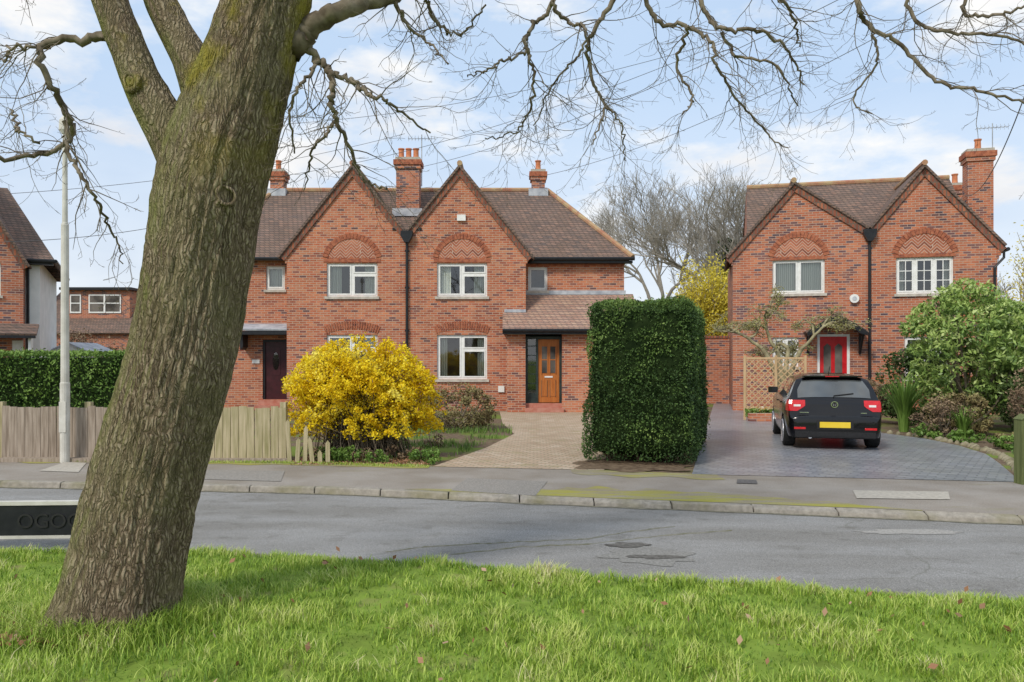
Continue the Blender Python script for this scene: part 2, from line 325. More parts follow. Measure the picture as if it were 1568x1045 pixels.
xs=np.linspace(-14,14,220); ys=np.linspace(0,1,60); V=[];
for j in ys:
    for x in xs:
        y1=float(NE(x)); y=-12+(y1+12)*(j**.6); dd=y1-y
        z=.035*noise.noise(Vector((x*1.1,y*1.1,0)))-.09*math.exp(-dd/.10)
        V.append((x,y,z))
V=np.array(V); nx=len(xs)
VFc=[(j*nx+i,j*nx+i+1,(j+1)*nx+i+1,(j+1)*nx+i) for j in range(len(ys)-1) for i in range(nx-1)]
npmesh('grass_verge',V,VFc,[M_gr],smooth=True)
M_blade=leafmat('grass_blade',[(0,(.09,.16,.02)),(.30,(.19,.32,.035)),(.6,(.37,.50,.07)),(.85,(.54,.60,.17)),(1,(.68,.62,.36))],.5,.3,.22,2.2)
def blades(name,X,Y,Z,hgt,wd,mat,lean=.6,shade=None):
    n=len(X); az=rng.uniform(0,2*math.pi,n); dirx=np.cos(az);diry=np.sin(az); px=-diry;py=dirx
    l=rng.uniform(.1,lean,n)*hgt
    def pt(fz,fl,wf):
        cx=X+dirx*l*fl; cy=Y+diry*l*fl; cz=Z+hgt*fz
        return np.stack([cx-px*wd*wf,cy-py*wd*wf,cz],1),np.stack([cx+px*wd*wf,cy+py*wd*wf,cz],1)
    a,b_=pt(0,0,1);c,d=pt(.6,.35,.8);e,f=pt(.95,1.0,.12)
    V=np.stack([a,b_,c,d,e,f],1).reshape(-1,3); i=np.arange(n)[:,None]*6
    Fc=np.concatenate([i+np.array([[0,1,3,2]]),i+np.array([[2,3,5,4]])])
    sh=rng.uniform(0,1,n) if shade is None else np.clip(shade,0,1)
    return npmesh(name,V,Fc,[mat],None,np.repeat(sh,6))
n=150000; X=rng.uniform(-6.3,6.3,n); yt=NE(X)+.05; Y=3.5+(yt-3.5)*rng.uniform(0,1,n)**.9
Y=np.minimum(Y,NE(X)+.05+.10*np.array([noise.noise(Vector((x*2.5,9,0)))+.5*noise.noise(Vector((x*9,9,0))) for x in X]))
nn=np.array([noise.noise(Vector((x*1.7,y*1.7,3)))+.8*noise.noise(Vector((x*7,y*7,1))) for x,y in zip(X,Y)])
zz=np.array([.035*noise.noise(Vector((x*1.1,y*1.1,0))) for x,y in zip(X,Y)])-.09*np.exp(-np.maximum(NE(X)-Y,0)/.10)
hg=np.clip(.03+.055*nn+rng.uniform(0,.04,n),.012,.14)
keep=rng.uniform(0,1,n)<np.clip(.8+nn*1.0,.25,1)
blades('grass',X[keep],Y[keep],zz[keep]-.005,hg[keep],rng.uniform(.002,.0045,n)[keep],M_blade,1.2,shade=(.45+.6*nn+rng.uniform(-.4,.4,n))[keep])
TX,TY=W(173,940,5.2)[:2]
n=9000; an=rng.uniform(0,2*math.pi,n); r=.36+np.abs(rng.normal(0,.22,n)); X=TX+np.cos(an)*r*1.1; Y=TY+np.sin(an)*r
blades('grass_tuft',X,Y,np.zeros(n),rng.uniform(.05,.19,n)*np.exp(-(r-.36)*1.5),np.full(n,.003),M_blade,1.3,rng.uniform(.2,1.0,n))
M_leafb=leafmat('dry_leaf',[(0,(.18,.08,.035)),(.5,(.34,.18,.10)),(1,(.52,.37,.26))],.7,.2,.1,3)
n=170; X=rng.uniform(-6,6,n);Y=3.2+(NE(X)-3.3)*rng.uniform(0,1,n); Z=np.full(n,.055)
n2=120; an=rng.uniform(math.pi*.95,1.6*math.pi,n2); X=np.r_[X,TX-.1+np.cos(an)*rng.uniform(.35,.75,n2)]; Y=np.r_[Y,TY-.05+np.sin(an)*rng.uniform(.3,.6,n2)]; Z=np.r_[Z,np.full(n2,.05)]
leaves('fallen_leaves',np.stack([X,Y,Z],1),.026,M_leafb,.6)
# ------------------------------------------------------------ facade / windows
def facade(mb,outline,holes,y,rev=.14,mi=0):
    bm=bmesh.new()
    for lp in [outline]+[[(a,c),(b_,c),(b_,d),(a,d)] for a,b_,c,d in holes]:
        vs=[bm.verts.new((x,y,z)) for x,z in lp]
        for i in range(len(vs)): bm.edges.new((vs[i],vs[(i+1)%len(vs)]))
    bmesh.ops.triangle_fill(bm,use_beauty=True,use_dissolve=False,edges=bm.edges[:],normal=(0,-1,0))
    bm.verts.index_update(); mb.add([v.co[:] for v in bm.verts],[[v.index for v in f.verts] for f in bm.faces],mi); bm.free()
    for a,b_,c,d in holes:
        q=[(a,c),(b_,c),(b_,d),(a,d)]
        for i in range(4):
            p,r=q[i],q[(i+1)%4]; mb.add([(p[0],y,p[1]),(r[0],y,r[1]),(r[0],y+rev,r[1]),(p[0],y+rev,p[1])],[(0,1,2,3)],mi)
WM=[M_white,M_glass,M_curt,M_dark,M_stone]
def window(mb,a,b_,c,d,y,cols=2,trans=(1,),curt=.22,sill=True,bars=0,net=False):
    y0=y+.07;y1=y+.13; fw=.055
    mb.box(a,b_,y0,y1,d-fw,d);mb.box(a,b_,y0,y1,c,c+fw);mb.box(a,a+fw,y0,y1,c+fw,d-fw);mb.box(b_-fw,b_,y0,y1,c+fw,d-fw)
    w_=(b_-a)/cols; tz=d-(d-c)*.33
    for i in range(cols):
        x0=a+i*w_;x1=x0+w_
        if i: mb.box(x0-.035,x0+.035,y0-.002,y1,c+fw,d-fw)
        s=.045; xa=x0+(fw if i==0 else .035); xb=x1-(fw if i==cols-1 else .035)
        parts=[(c+fw,d-fw)]
        if i in trans: mb.box(xa,xb,y0+.002,y1,tz-.03,tz+.03); parts=[(c+fw,tz-.03),(tz+.03,d-fw)]
        for z0,z1 in parts:
            ya=y0-.015
            mb.box(xa,xb,ya,y1-.02,z0,z0+s);mb.box(xa,xb,ya,y1-.02,z1-s,z1);mb.box(xa,xa+s,ya,y1-.02,z0+s,z1-s);mb.box(xb-s,xb,ya,y1-.02,z0+s,z1-s)
            for k in range(bars):
                xx=xa+s+(xb-xa-2*s)*(k+1)/(bars+1); mb.box(xx-.012,xx+.012,ya+.005,y1-.03,z0+s,z1-s)
            if bars:
                for q in (1,2):
                    zz_=z0+s+(z1-z0-2*s)*q/3; mb.box(xa+s,xb-s,ya+.006,y1-.031,zz_-.012,zz_+.012)
            mb.add([(xa+s,y0+.02,z0+s),(xb-s,y0+.02,z0+s),(xb-s,y0+.02,z1-s),(xa+s,y0+.02,z1-s)],[(0,1,2,3)],1)
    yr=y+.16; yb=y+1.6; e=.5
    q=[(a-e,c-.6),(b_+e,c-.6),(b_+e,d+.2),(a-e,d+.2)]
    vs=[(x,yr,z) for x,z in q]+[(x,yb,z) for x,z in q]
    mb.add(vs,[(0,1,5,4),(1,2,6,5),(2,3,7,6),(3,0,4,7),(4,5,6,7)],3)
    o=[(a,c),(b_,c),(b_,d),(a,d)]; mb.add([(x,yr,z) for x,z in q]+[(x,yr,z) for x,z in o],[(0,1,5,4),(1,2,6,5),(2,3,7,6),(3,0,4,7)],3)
    def cur(xa,xb):
        k=16; v=[];
        for i in range(k+1):
            x=xa+(xb-xa)*i/k; yy=y+.22+.025*math.sin(i*1.9)
            v+=[(x,yy,c-.05),(x,yy,d+.02)]
        mb.add(v,[(2*i,2*i+2,2*i+3,2*i+1) for i in range(k)],2)
    if net: cur(a,b_)
    elif curt: cur(a,a+(b_-a)*curt); cur(b_-(b_-a)*curt,b_)
    if sill: mb.box(a-.06,b_+.06,y-.06,y+.10,c-.09,c-.004,4)
def arch(wall,pan,a,b_,z0,rise,y,full=True,thick=.2,n=19):
    h=(b_-a)/2; cx=(a+b_)/2; R=(h*h+rise*rise)/(2*rise); cz=z0+rise-R; th=math.asin(min(1,h/R))
    for i in range(n):
        t0=-th+2*th*i/n+.008; t1=-th+2*th*(i+1)/n-.008; pr=.02+rng.uniform(0,.012)
        P=[(cx+R*math.sin(t0),cz+R*math.cos(t0)),(cx+R*math.sin(t1),cz+R*math.cos(t1)),(cx+(R+thick)*math.sin(t1),cz+(R+thick)*math.cos(t1)),(cx+(R+thick)*math.sin(t0),cz+(R+thick)*math.cos(t0))]
        wall.extr(P,y-pr,y+.01,1)
    if full:
        k=16; P=[(cx+R*math.sin(-th+2*th*i/k),cz+R*math.cos(-th+2*th*i/k)) for i in range(k+1)]
        pan.add([(x,y-.006,z) for x,z in P]+[(cx,y-.006,z0)],[(i,i+1,k+1) for i in range(k)],2)
def beam(mb,p,q,wd,y0,y1,mi=0,up=0):
    d=Vector((q[0]-p[0],q[1]-p[1])).normalized(); n=Vector((-d.y,d.x))
    if n.y>0: n=-n
    P=[(p[0]-n.x*up,p[1]-n.y*up),(q[0]-n.x*up,q[1]-n.y*up),(q[0]+n.x*wd,q[1]+n.y*wd),(p[0]+n.x*wd,p[1]+n.y*wd)]
    mb.extr(P,y0,y1,mi)
def chimney(parent,x,y,z0,z1,w_,d_,pots,name='chimney',aerial=False,mat=None):
    m_=MB(); m_.box(x-w_/2,x+w_/2,y-d_/2,y+d_/2,z0,z1-.42); m_.box(x-w_/2-.05,x+w_/2+.05,y-d_/2-.05,y+d_/2+.05,z1-.42,z1-.28)
    m_.box(x-w_/2-.09,x+w_/2+.09,y-d_/2-.09,y+d_/2+.09,z1-.28,z1-.10,4); m_.box(x-w_/2-.03,x+w_/2+.03,y-d_/2-.03,y+d_/2+.03,z1-.10,z1,1)
    m_.box(x-w_/2-.12,x+w_/2+.12,y-d_/2-.14,y+d_/2+.05,z0-.02,z0+.16+.1,2)
    for i in range(pots):
        px=x+(i-(pots-1)/2)*.27
        m_.tube([(px,y,z1-.01),(px,y,z1+.10),(px,y,z1+.32),(px,y,z1+.34),(px,y,z1+.38)],[.12,.10,.095,.12,.12],12,3)
    m_.obj(name,[mat or M_brick2,M_conc,M_lead,M_pot,M_vous],parent)
    if aerial:
        a=MB(); ax=x+w_/2+.06; a.tube([(ax,y,z1-1.0),(ax,y,z1+.9)],.018,6)
        a.tube([(ax-.5,y,z1+.75),(ax+.5,y+.1,z1+.78)],.012,5)
        for i in range(9):
            xx=ax-.48+i*.12; a.tube([(xx,y-.16,z1+.76),(xx,y+.18,z1+.76)],.006,4); 
            a.tube([(xx,y,z1+.66),(xx,y,z1+.86)],.006,4)
        a.obj('aerial',[M_lead],parent)
WALLM=[M_brick,M_vous,M_herr,M_trimb]
# =========================== semi detached pair
H=empty('brick_house',(-3.45,26,0))
wl=MB(); wn=MB(); rf=MB(); tr=MB()
Wn=[(-2.60,-.94,3.74,4.83),(1.0,2.64,3.74,4.83),(1.0,2.64,1.04,2.49),(-2.60,-.94,1.04,2.49)]
AX=1.75; AZ=8.02
facade(wl,[(-3.9,-.1),(3.9,-.1),(3.9,5.26),(AX,AZ-.08),(0,5.8),(-AX,AZ-.08),(-3.9,5.26)],Wn,0)
for i,w4 in enumerate(Wn): window(wn,*w4,0,2,(1,) ,.27 if i!=2 else .2)
for a,b_ in ((-2.60,-.94),(1.0,2.64)):
    arch(wl,wl,a+.04,b_-.04,5.0,.62,0,True,.18,21)
    arch(wl,wl,a-.02,b_+.02,2.52,.17,0,False,.25,23)
    wl.box(a-.1,b_+.1,-.018,.01,4.86,4.97,1)
facade(wl,[(3.9,-.1),(7.25,-.1),(7.25,5.1),(3.9,5.1)],[(4.0,4.65,4.02,4.82)],1.0)
window(wn,4.0,4.65,4.02,4.82,1.0,1,(),.0)
facade(wl,[(-7.6,-.1),(-3.9,-.1),(-3.9,5.1),(-7.6,5.1)],[(-4.89,-4.25,4.05,4.85),(-5.0,-4.15,.33,2.36)],1.0)
window(wn,-4.89,-4.25,4.05,4.85,1.0,1,(),0,net=True)
for sx,x in ((1,3.9),(-1,-3.9)): wl.add([(x,0,-.1),(x,1,-.1),(x,1,5.26),(x,0,5.26)],[(0,1,2,3)])
wl.add([(7.25,1,-.1),(7.25,8,-.1),(7.25,8,5.1),(7.25,1,5.1)],[(0,1,2,3)]); wl.add([(-7.6,1,-.1),(-7.6,8,-.1),(-7.6,8,5.1),(-7.6,1,5.1)],[(0,1,2,3)])
wl.add([(7.25,8,-.1),(-7.6,8,-.1),(-7.6,8,5.1),(7.25,8,5.1)],[(0,1,2,3)])
wl.box(3.902,7.25,.975,1.01,4.86,4.93,1)
for s in (1,-1):
    for k in range(4): 
        x0,x1=sorted((s*(3.9-.0),s*(3.9+.05+.05*k))); wl.box(x0-.001,x1+.001,-.02-.012*k,.25,4.82+.09*k,4.82+.09*(k+1)-.002,0)
    beam(tr,(s*AX,AZ-.07),(s*4.12,AZ-.07-2.37*1.235),.19,-.06,0.005,0)
    beam(tr,(s*AX,AZ-.07),(0,5.8),.19,-.055,0.005,0)
    beam(tr,(s*AX,AZ+.02),(s*4.2,AZ+.02-2.45*1.235),.085,-.10,-.0,1)
    beam(tr,(s*AX,AZ+.02),(0,5.88),.085,-.095,0.0,1)
    rf.slab([(s*AX,-.12,AZ+.03),(s*4.2,-.12,AZ+.03-2.45*1.235),(s*4.2,4.3,AZ+.03-2.45*1.235),(s*AX,4.3,AZ+.03)],.07)
    rf.slab([(s*AX,-.121,AZ+.032),(0,-.121,5.885),(0,4.3,5.885),(s*AX,4.3,AZ+.032)],.07)
    rf.tube([(s*AX,-.13,AZ+.05),(s*AX,4.3,AZ+.05)],.09,8,1)
E0,E1,EY,BY,RZ,RY=-8.0,7.5,.72,8.28,8.14,4.5; ze=5.1
RL,RR=-5.55,4.8
rf.slab([(E0,EY,ze),(E1,EY,ze),(RR,RY,RZ),(RL,RY,RZ)],.08); rf.slab([(E0,BY,ze),(E1,BY,ze),(RR,RY,RZ),(RL,RY,RZ)],.08)
rf.slab([(E1,EY,ze),(E1,BY,ze),(RR,RY,RZ)],.08); rf.slab([(E0,EY,ze),(E0,BY,ze),(RL,RY,RZ)],.08)
rf.tube([(RL,RY,RZ+.02),(RR,RY,RZ+.02)],.10,8,1)
for x0,x1 in ((E1,RR),(E0,RL)):
    rf.tube([(x0,EY,ze+.02),(x1,RY,RZ+.02)],.09,8,1); rf.tube([(x0,BY,ze+.02),(x1,RY,RZ+.02)],.09,8,1)
def lz(y): return 2.62+(y+.9)*(1.28/1.9)
rf.slab([(3.15,-.9,lz(-.9)),(7.55,-.9,lz(-.9)),(7.55,1.0,lz(1)),(3.902,1.0,lz(1)),(3.902,0,lz(0)),(3.15,0,lz(0))],.06,2)
wl.box(3.3,3.88,-.62,-.001,-.1,2.62,0); wl.box(5.05,7.25,-.62,.999,-.1,2.62,0)
wl.add([(3.3,-.6,2.6),(3.3,0,2.6),(3.3,0,3.2),(3.3,-.6,2.85)],[(0,1,2,3)])
tr.box(3.15,7.5,-.93,-.88,2.48,2.62,2)
tr.box(3.2,3.9,-.03,-.0,3.22,3.32,3); tr.box(3.9,7.3,.96,.999,3.88,4.02,3)
tr.box(3.18,3.24,-.88,0,2.5,2.62,2)
tr.tube([(3.95,.68,5.06),(7.56,.68,5.06)],.065,8,2); tr.box(3.95,7.5,.72,.99,4.92,5.0,2); tr.tube([(-4.0,.68,5.06),(-8.05,.68,5.06)],.065,8,2)
tr.tube([(3.15,-.95,2.6),(7.55,-.95,2.6)],.06,8,2)
tr.tube([(0.03,-.07,5.5),(0.03,-.07,.1)],.045,8,2); tr.extr([(-.16,5.86),(.22,5.86),(.22,5.7),(.10,5.48),(-.04,5.48),(-.16,5.7)],-.22,-.002,2)
for z in (1.2,2.6,4.0,5.2): tr.box(-.04,.10,-.08,-.002,z,z+.05,2)
tr.box(-.45,-.1,-.03,-.002,5.9,5.98,2); tr.box(.16,.5,-.03,-.002,5.9,5.98,2)
tr.box(1.66,1.94,-.08,-.002,6.2,6.4,4); tr.box(3.0,3.2,-.06,-.002,.62,.82,4); tr.box(-4.3,-4.2,.9,1,2.6,2.7,4)
wl.obj('walls',WALLM,H); wn.obj('windows',WM,H); rf.obj('roof',[M_roof,M_ridge,M_roof2],H); tr.obj('trim',[M_trimb,M_roof,M_black,M_lead,M_white],H)
dr=MB(); y=-.35
dr.box(3.88,3.96,y-.04,y+.08,.28,2.42,0);dr.box(4.97,5.05,y-.04,y+.08,.28,2.42,0);dr.box(3.96,4.97,y-.04,y+.08,2.34,2.42,0);dr.box(4.22,4.29,y-.03,y+.06,.28,2.34,0)
dr.box(3.96,4.22,y,y+.05,.28,.6,0)
for k in range(5): dr.box(3.96,4.22,y+.0,y+.04,.9+k*.3,.93+k*.3,0)
dr.add([(3.96,y+.02,.6),(4.22,y+.02,.6),(4.22,y+.02,2.34),(3.96,y+.02,2.34)],[(0,1,2,3)],2)
dr.box(4.29,4.97,y+.02,y+.07,.30,2.33,1)
for xa in (4.41,4.68):
    dr.box(xa,xa+.17,y+.005,y+.02,1.25,2.1,3); dr.box(xa-.02,xa,y-.005,y+.02,1.22,2.13,1); dr.box(xa+.17,xa+.19,y-.005,y+.02,1.22,2.13,1)
    dr.box(xa,xa+.17,y+.005,y+.019,.5,1.0,1); dr.box(xa,xa+.17,y-.004,y+.02,1.66,1.69,1)
    dr.box(xa-.01,xa,y-.002,y+.02,.48,1.02,3);dr.box(xa+.17,xa+.18,y-.002,y+.02,.48,1.02,3)
dr.box(4.5,4.76,y-.0,y+.02,1.1,1.15,4)
dr.box(3.86,5.1,-.75,-.0,0,.14,5); dr.box(3.88,5.06,-.45,.0,.141,.279,5)
dr.add([(3.88,.3,.28),(5.05,.3,.28),(5.05,.3,2.5),(3.88,.3,2.5)],[(0,1,2,3)],0)
dr.obj('front_door',[M_dgreen,M_oak,M_glass,M_dark,M_white,M_redstep],H)
dr=MB(); y=1.08
dr.box(-5.0,-4.93,y-.05,y+.06,.33,2.36,0);dr.box(-4.22,-4.15,y-.05,y+.06,.33,2.36,0);dr.box(-4.93,-4.22,y-.05,y+.06,2.28,2.36,0)
dr.box(-4.93,-4.22,y,y+.05,.33,2.28,1)
dr.box(-4.72,-4.42,y-.012,y,1.15,2.0,1); 
ov=[(-4.57+.11*math.cos(t),1.62+.30*math.sin(t)) for t in np.linspace(0,2*math.pi,20,endpoint=False)]; dr.extr(ov,y-.02,y-.005,2)
dr.box(-5.1,-4.0,.45,1.0,0,.15,3); dr.box(-5.05,-4.08,.7,1.0,.151,.32,3)
dr.slab([(-5.7,.1,2.68),(-3.92,.1,2.68),(-3.92,1.0,2.9),(-5.7,1.0,2.9)],.05,4); dr.box(-5.65,-3.92,.12,.99,2.5,2.62,0)
dr.extr([(-5.6,2.5),(-5.5,2.5),(-5.5,2.1),(-5.6,2.0)],.5,1.0,0)
dr.box(-5.35,-5.1,.97,.998,1.55,1.68,5)
dr.obj('side_door',[M_black,M_maroon,M_glass,M_redstep,M_lead,M_white],H)
chimney(H,-.35,3.3,6.9,9.05,.84,.6,3,aerial=True); chimney(H,4.45,4.55,7.9,8.92,.5,.5,1); chimney(H,-5.5,4.55,7.9,8.92,.5,.5,1)
# =========================== right house
th=math.radians(14)
H2=empty('brick_house',(7.29,26.3,0),-th)
wl=MB(); wn=MB(); rf=MB(); tr=MB()
Wn=[(1.25,2.85,3.82,4.92),(4.96,6.6,3.75,4.88),(1.25,2.05,1.45,2.4),(5.2,6.5,1.1,2.4),(2.62,3.6,.1,2.5)]
out=[(0,-.1),(7.81,-.1),(7.81,5.36),(5.76,7.70),(4.17,5.78),(1.9,7.36),(0,5.22)]
facade(wl,out,Wn,0)
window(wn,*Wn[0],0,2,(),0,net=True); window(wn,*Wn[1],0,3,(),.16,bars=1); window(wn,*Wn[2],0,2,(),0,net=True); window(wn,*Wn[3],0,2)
for (a,b_,z) in ((1.28,2.82,5.02),(5.0,6.56,5.0)):
    arch(wl,wl,a,b_,z,.62,0,True,.18,21); wl.box(a-.1,b_+.1,-.018,.01,z-.11,z-.02,1)
D=8.0
wl.add([(0,0,-.1),(0,D,-.1),(0,D,5.22),(0,0,5.22)],[(0,1,2,3)]); wl.add([(7.81,0,-.1),(7.81,D,-.1),(7.81,D,5.36),(7.81,0,5.36)],[(0,1,2,3)])
wl.add([(0,D,-.1),(7.81,D,-.1),(7.81,D,5.2),(0,D,5.2)],[(0,1,2,3)])
wl.add([(.6,.8,5.2),(.6,D,5.2),(.6,4.3,8.1)],[(0,1,2)]); wl.add([(7.5,.8,5.2),(7.5,D,5.2),(7.5,4.3,8.1)],[(0,1,2)])
for seg in (((1.9,7.36),(-.22,4.97)),((1.9,7.36),(4.17,5.78)),((5.76,7.70),(4.17,5.78)),((5.76,7.70),(8.05,5.09))):
    (ax,az),(bx,bz)=seg
    beam(tr,(ax,az-.0),(bx,bz),.19,-.06,.005,0); beam(tr,(ax,az+.09),(bx,bz+.09),.08,-.10+.003*ax,0,1)
    rf.slab([(ax,-.12,az+.1),(bx,-.12,bz+.1),(bx,4.2,bz+.1),(ax,4.2,az+.1)],.07)
for ax,az in ((1.9,7.36),(5.76,7.70)): rf.tube([(ax,-.13,az+.12),(ax,4.2,az+.12)],.09,8,1)
for (s,cx) in ((-1,0),(1,7.81)):
    for k in range(4):
        x0,x1=sorted((cx,cx+s*(.05+.05*k))); wl.box(x0,x1,-.02-.012*k,.25,4.78+.09*k,4.868+.09*k,0)
rf.slab([(.45,.3,4.95),(7.6,.3,4.95),(7.6,4.3,8.2),(.62,4.3,8.2)],.08); rf.slab([(.45,8.3,4.95),(7.6,8.3,4.95),(7.6,4.3,8.2),(.62,4.3,8.2)],.08)
rf.tube([(.62,4.3,8.22),(7.6,4.3,8.22)],.10,8,1)
tr.tube([(4.17,-.07,5.5),(4.17,-.07,.1)],.045,8,2); tr.extr([(3.98,5.8),(4.36,5.8),(4.36,5.64),(4.24,5.42),(4.10,5.42),(3.98,5.64)],-.22,-.002,2)
tr.tube([(7.98,-.04,5.0),(7.98,-.04,4.8),(7.72,-.06,4.5),(7.72,-.06,.1)],.04,8,2); tr.tube([(8.08,-.1,5.05),(8.08,4,5.05)],.06,8,2)
tr.tube([(3.72,-.12,3.62),(3.72,-.002,3.62)],.14,16,4); tr.tube([(3.72,-.13,3.62),(3.72,-.12,3.62)],.07,12,3)
wl.box(-1.1,-.02,4.0,4.3,-.1,2.5,0); wl.box(-1.12,0,3.96,4.34,2.5,2.58,3)
wl.obj('walls',[M_brick2,M_vous,M_herr,M_trimb],H2); wn.obj('windows',WM,H2); rf.obj('roof',[M_roof,M_ridge],H2); tr.obj('trim',[M_trimb,M_roof,M_black,M_lead,M_white],H2)
dr=MB(); y=.06
dr.box(2.62,2.7,y-.04,y+.08,.1,2.5,3);dr.box(3.52,3.6,y-.04,y+.08,.1,2.5,3);dr.box(2.7,3.52,y-.04,y+.08,2.42,2.5,3)
dr.box(2.7,3.52,y,y+.05,.1,2.42,0)
for xa in (2.80,3.14):
    dr.box(xa,xa+.26,y-.015,y-.001,.35,1.0,0); dr.extr([(xa+.02,1.25),(xa+.24,1.25),(xa+.24,2.1),(xa+.13,2.2),(xa+.02,2.1)],y-.012,y-.001,1)
# small pitched canopy with curved barge boards
for s in (-1,1):
    dr.slab([(3.11,-.8,3.12),(3.11+s*.92,-.8,2.56),(3.11+s*.92,-.003,2.56),(3.11,-.003,3.12)],.07,5)
    P=[(3.11,3.06),(3.11+s*.45,2.86),(3.11+s*.88,2.54),(3.11+s*.88,2.42),(3.11+s*.66,2.50),(3.11+s*.42,2.72),(3.11,2.92)]
    dr.extr(P,-.82,-.76,2)
    xb=3.11+s*.78; x0,x1=sorted((xb-.03,xb+.03))
    dr.box(x0,x1,-.72,-.003,2.42,2.50,2); dr.box(x0,x1,-.08,-.003,1.85,2.42,2)
    dr.add([(x0,-.10,1.9),(x1,-.10,1.9),(x1,-.62,2.42),(x0,-.62,2.42),(x0,-.03,1.9),(x1,-.03,1.9),(x1,-.52,2.42),(x0,-.52,2.42)],[(0,1,2,3),(4,5,6,7),(0,4,7,3),(1,5,6,2),(0,1,5,4),(3,2,6,7)],2)
dr.tube([(3.11,-.82,3.13),(3.11,-.0,3.13)],.05,8,5)
dr.box(2.5,3.7,-.8,-.01,-.05,.09,4)
dr.obj('front_door',[M_red,M_dark,M_black,M_white,M_conc,M_roof],H2)
chimney(H2,8.12,2.9,4.9,8.80,.78,.6,1,aerial=True); chimney(H2,8.3,6.2,4.9,8.35,.5,.5,1)
# =========================== left house (partial)
H3=empty('brick_house',(-15.95,26,0),math.radians(26))
wl=MB(); wn=MB(); rf=MB(); tr=MB(); SL=1.75; AZ3=4.95+2.3*SL
facade(wl,[(-4.6,-.1),(0,-.1),(0,4.95),(-2.3,AZ3),(-4.6,4.95)],[(-1.9,-.62,3.75,4.8),(-1.9,-.9,1.1,2.4)],0)
window(wn,-1.9,-.62,3.75,4.8,0,2); window(wn,-1.9,-.9,1.1,2.4,0,2)
wl.box(.002,.42,.6,8,-.1,4.98,4); wl.add([(-.002,0,-.1),(-.002,.6,-.1),(-.002,.6,4.95),(-.002,0,4.95)],[(0,1,2,3)])
wl.box(-4.6,-4.5,.1,8,-.1,4.9,0); wl.box(-4.6,.4,7.9,8,-.1,4.9,0)
for s in (1,-1):
    rf.slab([(-2.3,-.14,AZ3+.13),(-2.3+s*2.5,-.14,AZ3+.13-2.5*SL),(-2.3+s*2.5,4,AZ3+.13-2.5*SL),(-2.3,4,AZ3+.13)],.07)
    beam(tr,(-2.3,AZ3+.02),(-2.3+s*2.45,AZ3+.02-2.45*SL),.19,-.05,.005,0); beam(tr,(-2.3,AZ3+.1),(-2.3+s*2.45,AZ3+.1-2.45*SL),.08,-.12,0,2)
rf.slab([(-4.6,.3,5.0),(.85,.3,5.0),(-.9,4.2,8.0),(-4,4.2,8.0)],.08); rf.slab([(.85,.3,5.0),(.85,8,5.0),(-.9,4.2,8.0)],.08); rf.slab([(-4.6,8.1,5.0),(.85,8.1,5.0),(-.9,4.2,8.0),(-4,4.2,8.0)],.08)
tr.tube([(.1,.24,4.96),(.9,.24,4.96)],.065,8,1); tr.tube([(.9,.24,4.96),(.9,7,4.96)],.065,8,1); tr.box(.0,.82,.3,.6,4.84,4.92,1)
tr.tube([(.08,.53,4.9),(.08,.53,.1)],.045,8,1)
tr.slab([(-2.3,-.9,2.5),(.45,-.9,2.5),(.45,0,2.85),(-2.3,0,2.85)],.06,2); tr.box(-2.3,.42,-.88,-.78,2.36,2.48,1); tr.extr([(.2,2.4),(.28,2.4),(.28,1.7),(.2,1.9)],-.7,0,3); tr.box(-.3,-.0,-.05,-.0,1.9,2.3,3)
wl.obj('walls',[M_brick2,M_vous,M_herr,M_trimb,M_cream],H3); wn.obj('windows',WM,H3); rf.obj('roof',[M_roof],H3); tr.obj('trim',[M_trimb,M_black,M_roof,M_white],H3)
# =========================== distant house with dormer
H4=empty('brick_house',(-25.5,46,0))
wl=MB(); wn=MB(); rf=MB()
wl.box(-2.5,5.5,0,7,-.1,3.3,0)
rf.slab([(-2.8,-.3,3.2),(5.8,-.3,3.2),(5.4,3.5,6.0),(-2.4,3.5,6.0)],.1); rf.slab([(-2.8,7.3,3.2),(5.8,7.3,3.2),(5.4,3.5,6.0),(-2.4,3.5,6.0)],.1)
wl.box(-.8,3.0,.9,3.4,4.1,5.75,0); rf.box(-1.0,3.2,.6,3.6,5.75,5.9,1)
for x0,x1 in ((-.5,.15),(.6,2.5)): wn.box(x0,x1,.85,.95,4.4,5.5,0); wn.box(x0+.08,x1-.08,.83,.86,4.5,4.95,1); wn.box(x0+.08,x1-.08,.83,.86,5.03,5.42,1)
wn.box(1.5,1.6,.81,.86,4.4,5.5,0)
wl.box(-3.2,-2.5,2,2.8,2,6.2,0); wl.box(3.6,4.2,3,3.6,5,7.0,0)
wl.obj('walls',[M_brick2],H4); rf.obj('roof',[M_roof,M_black],H4); wn.obj('windows',[M_white,M_dark],H4)
for x in (-2.85,3.9): 
    p=MB(); p.tube([(x,2.4 if x<0 else 3.3,6.15 if x<0 else 7),(x,2.4 if x<0 else 3.3,6.6 if x<0 else 7.4)],.13,10); p.obj('pot',[M_pot],H4)
S=empty('garden_shed',(-17.2,31,0)); s=MB(); s.box(-1,.9,0,2,0,1.9,0); s.extr([(-1,1.9),(.9,1.9),(-.05,2.3)],0,2,0)
s.slab([(-1.2,-.1,1.85),(-.05,-.1,2.36),(-.05,2.1,2.36),(-1.2,2.1,1.85)],.05,1); s.slab([(1.1,-.1,1.85),(-.05,-.1,2.36),(-.05,2.1,2.36),(1.1,2.1,1.85)],.05,1); s.obj('shed_body',[M_cream,M_lead],S)
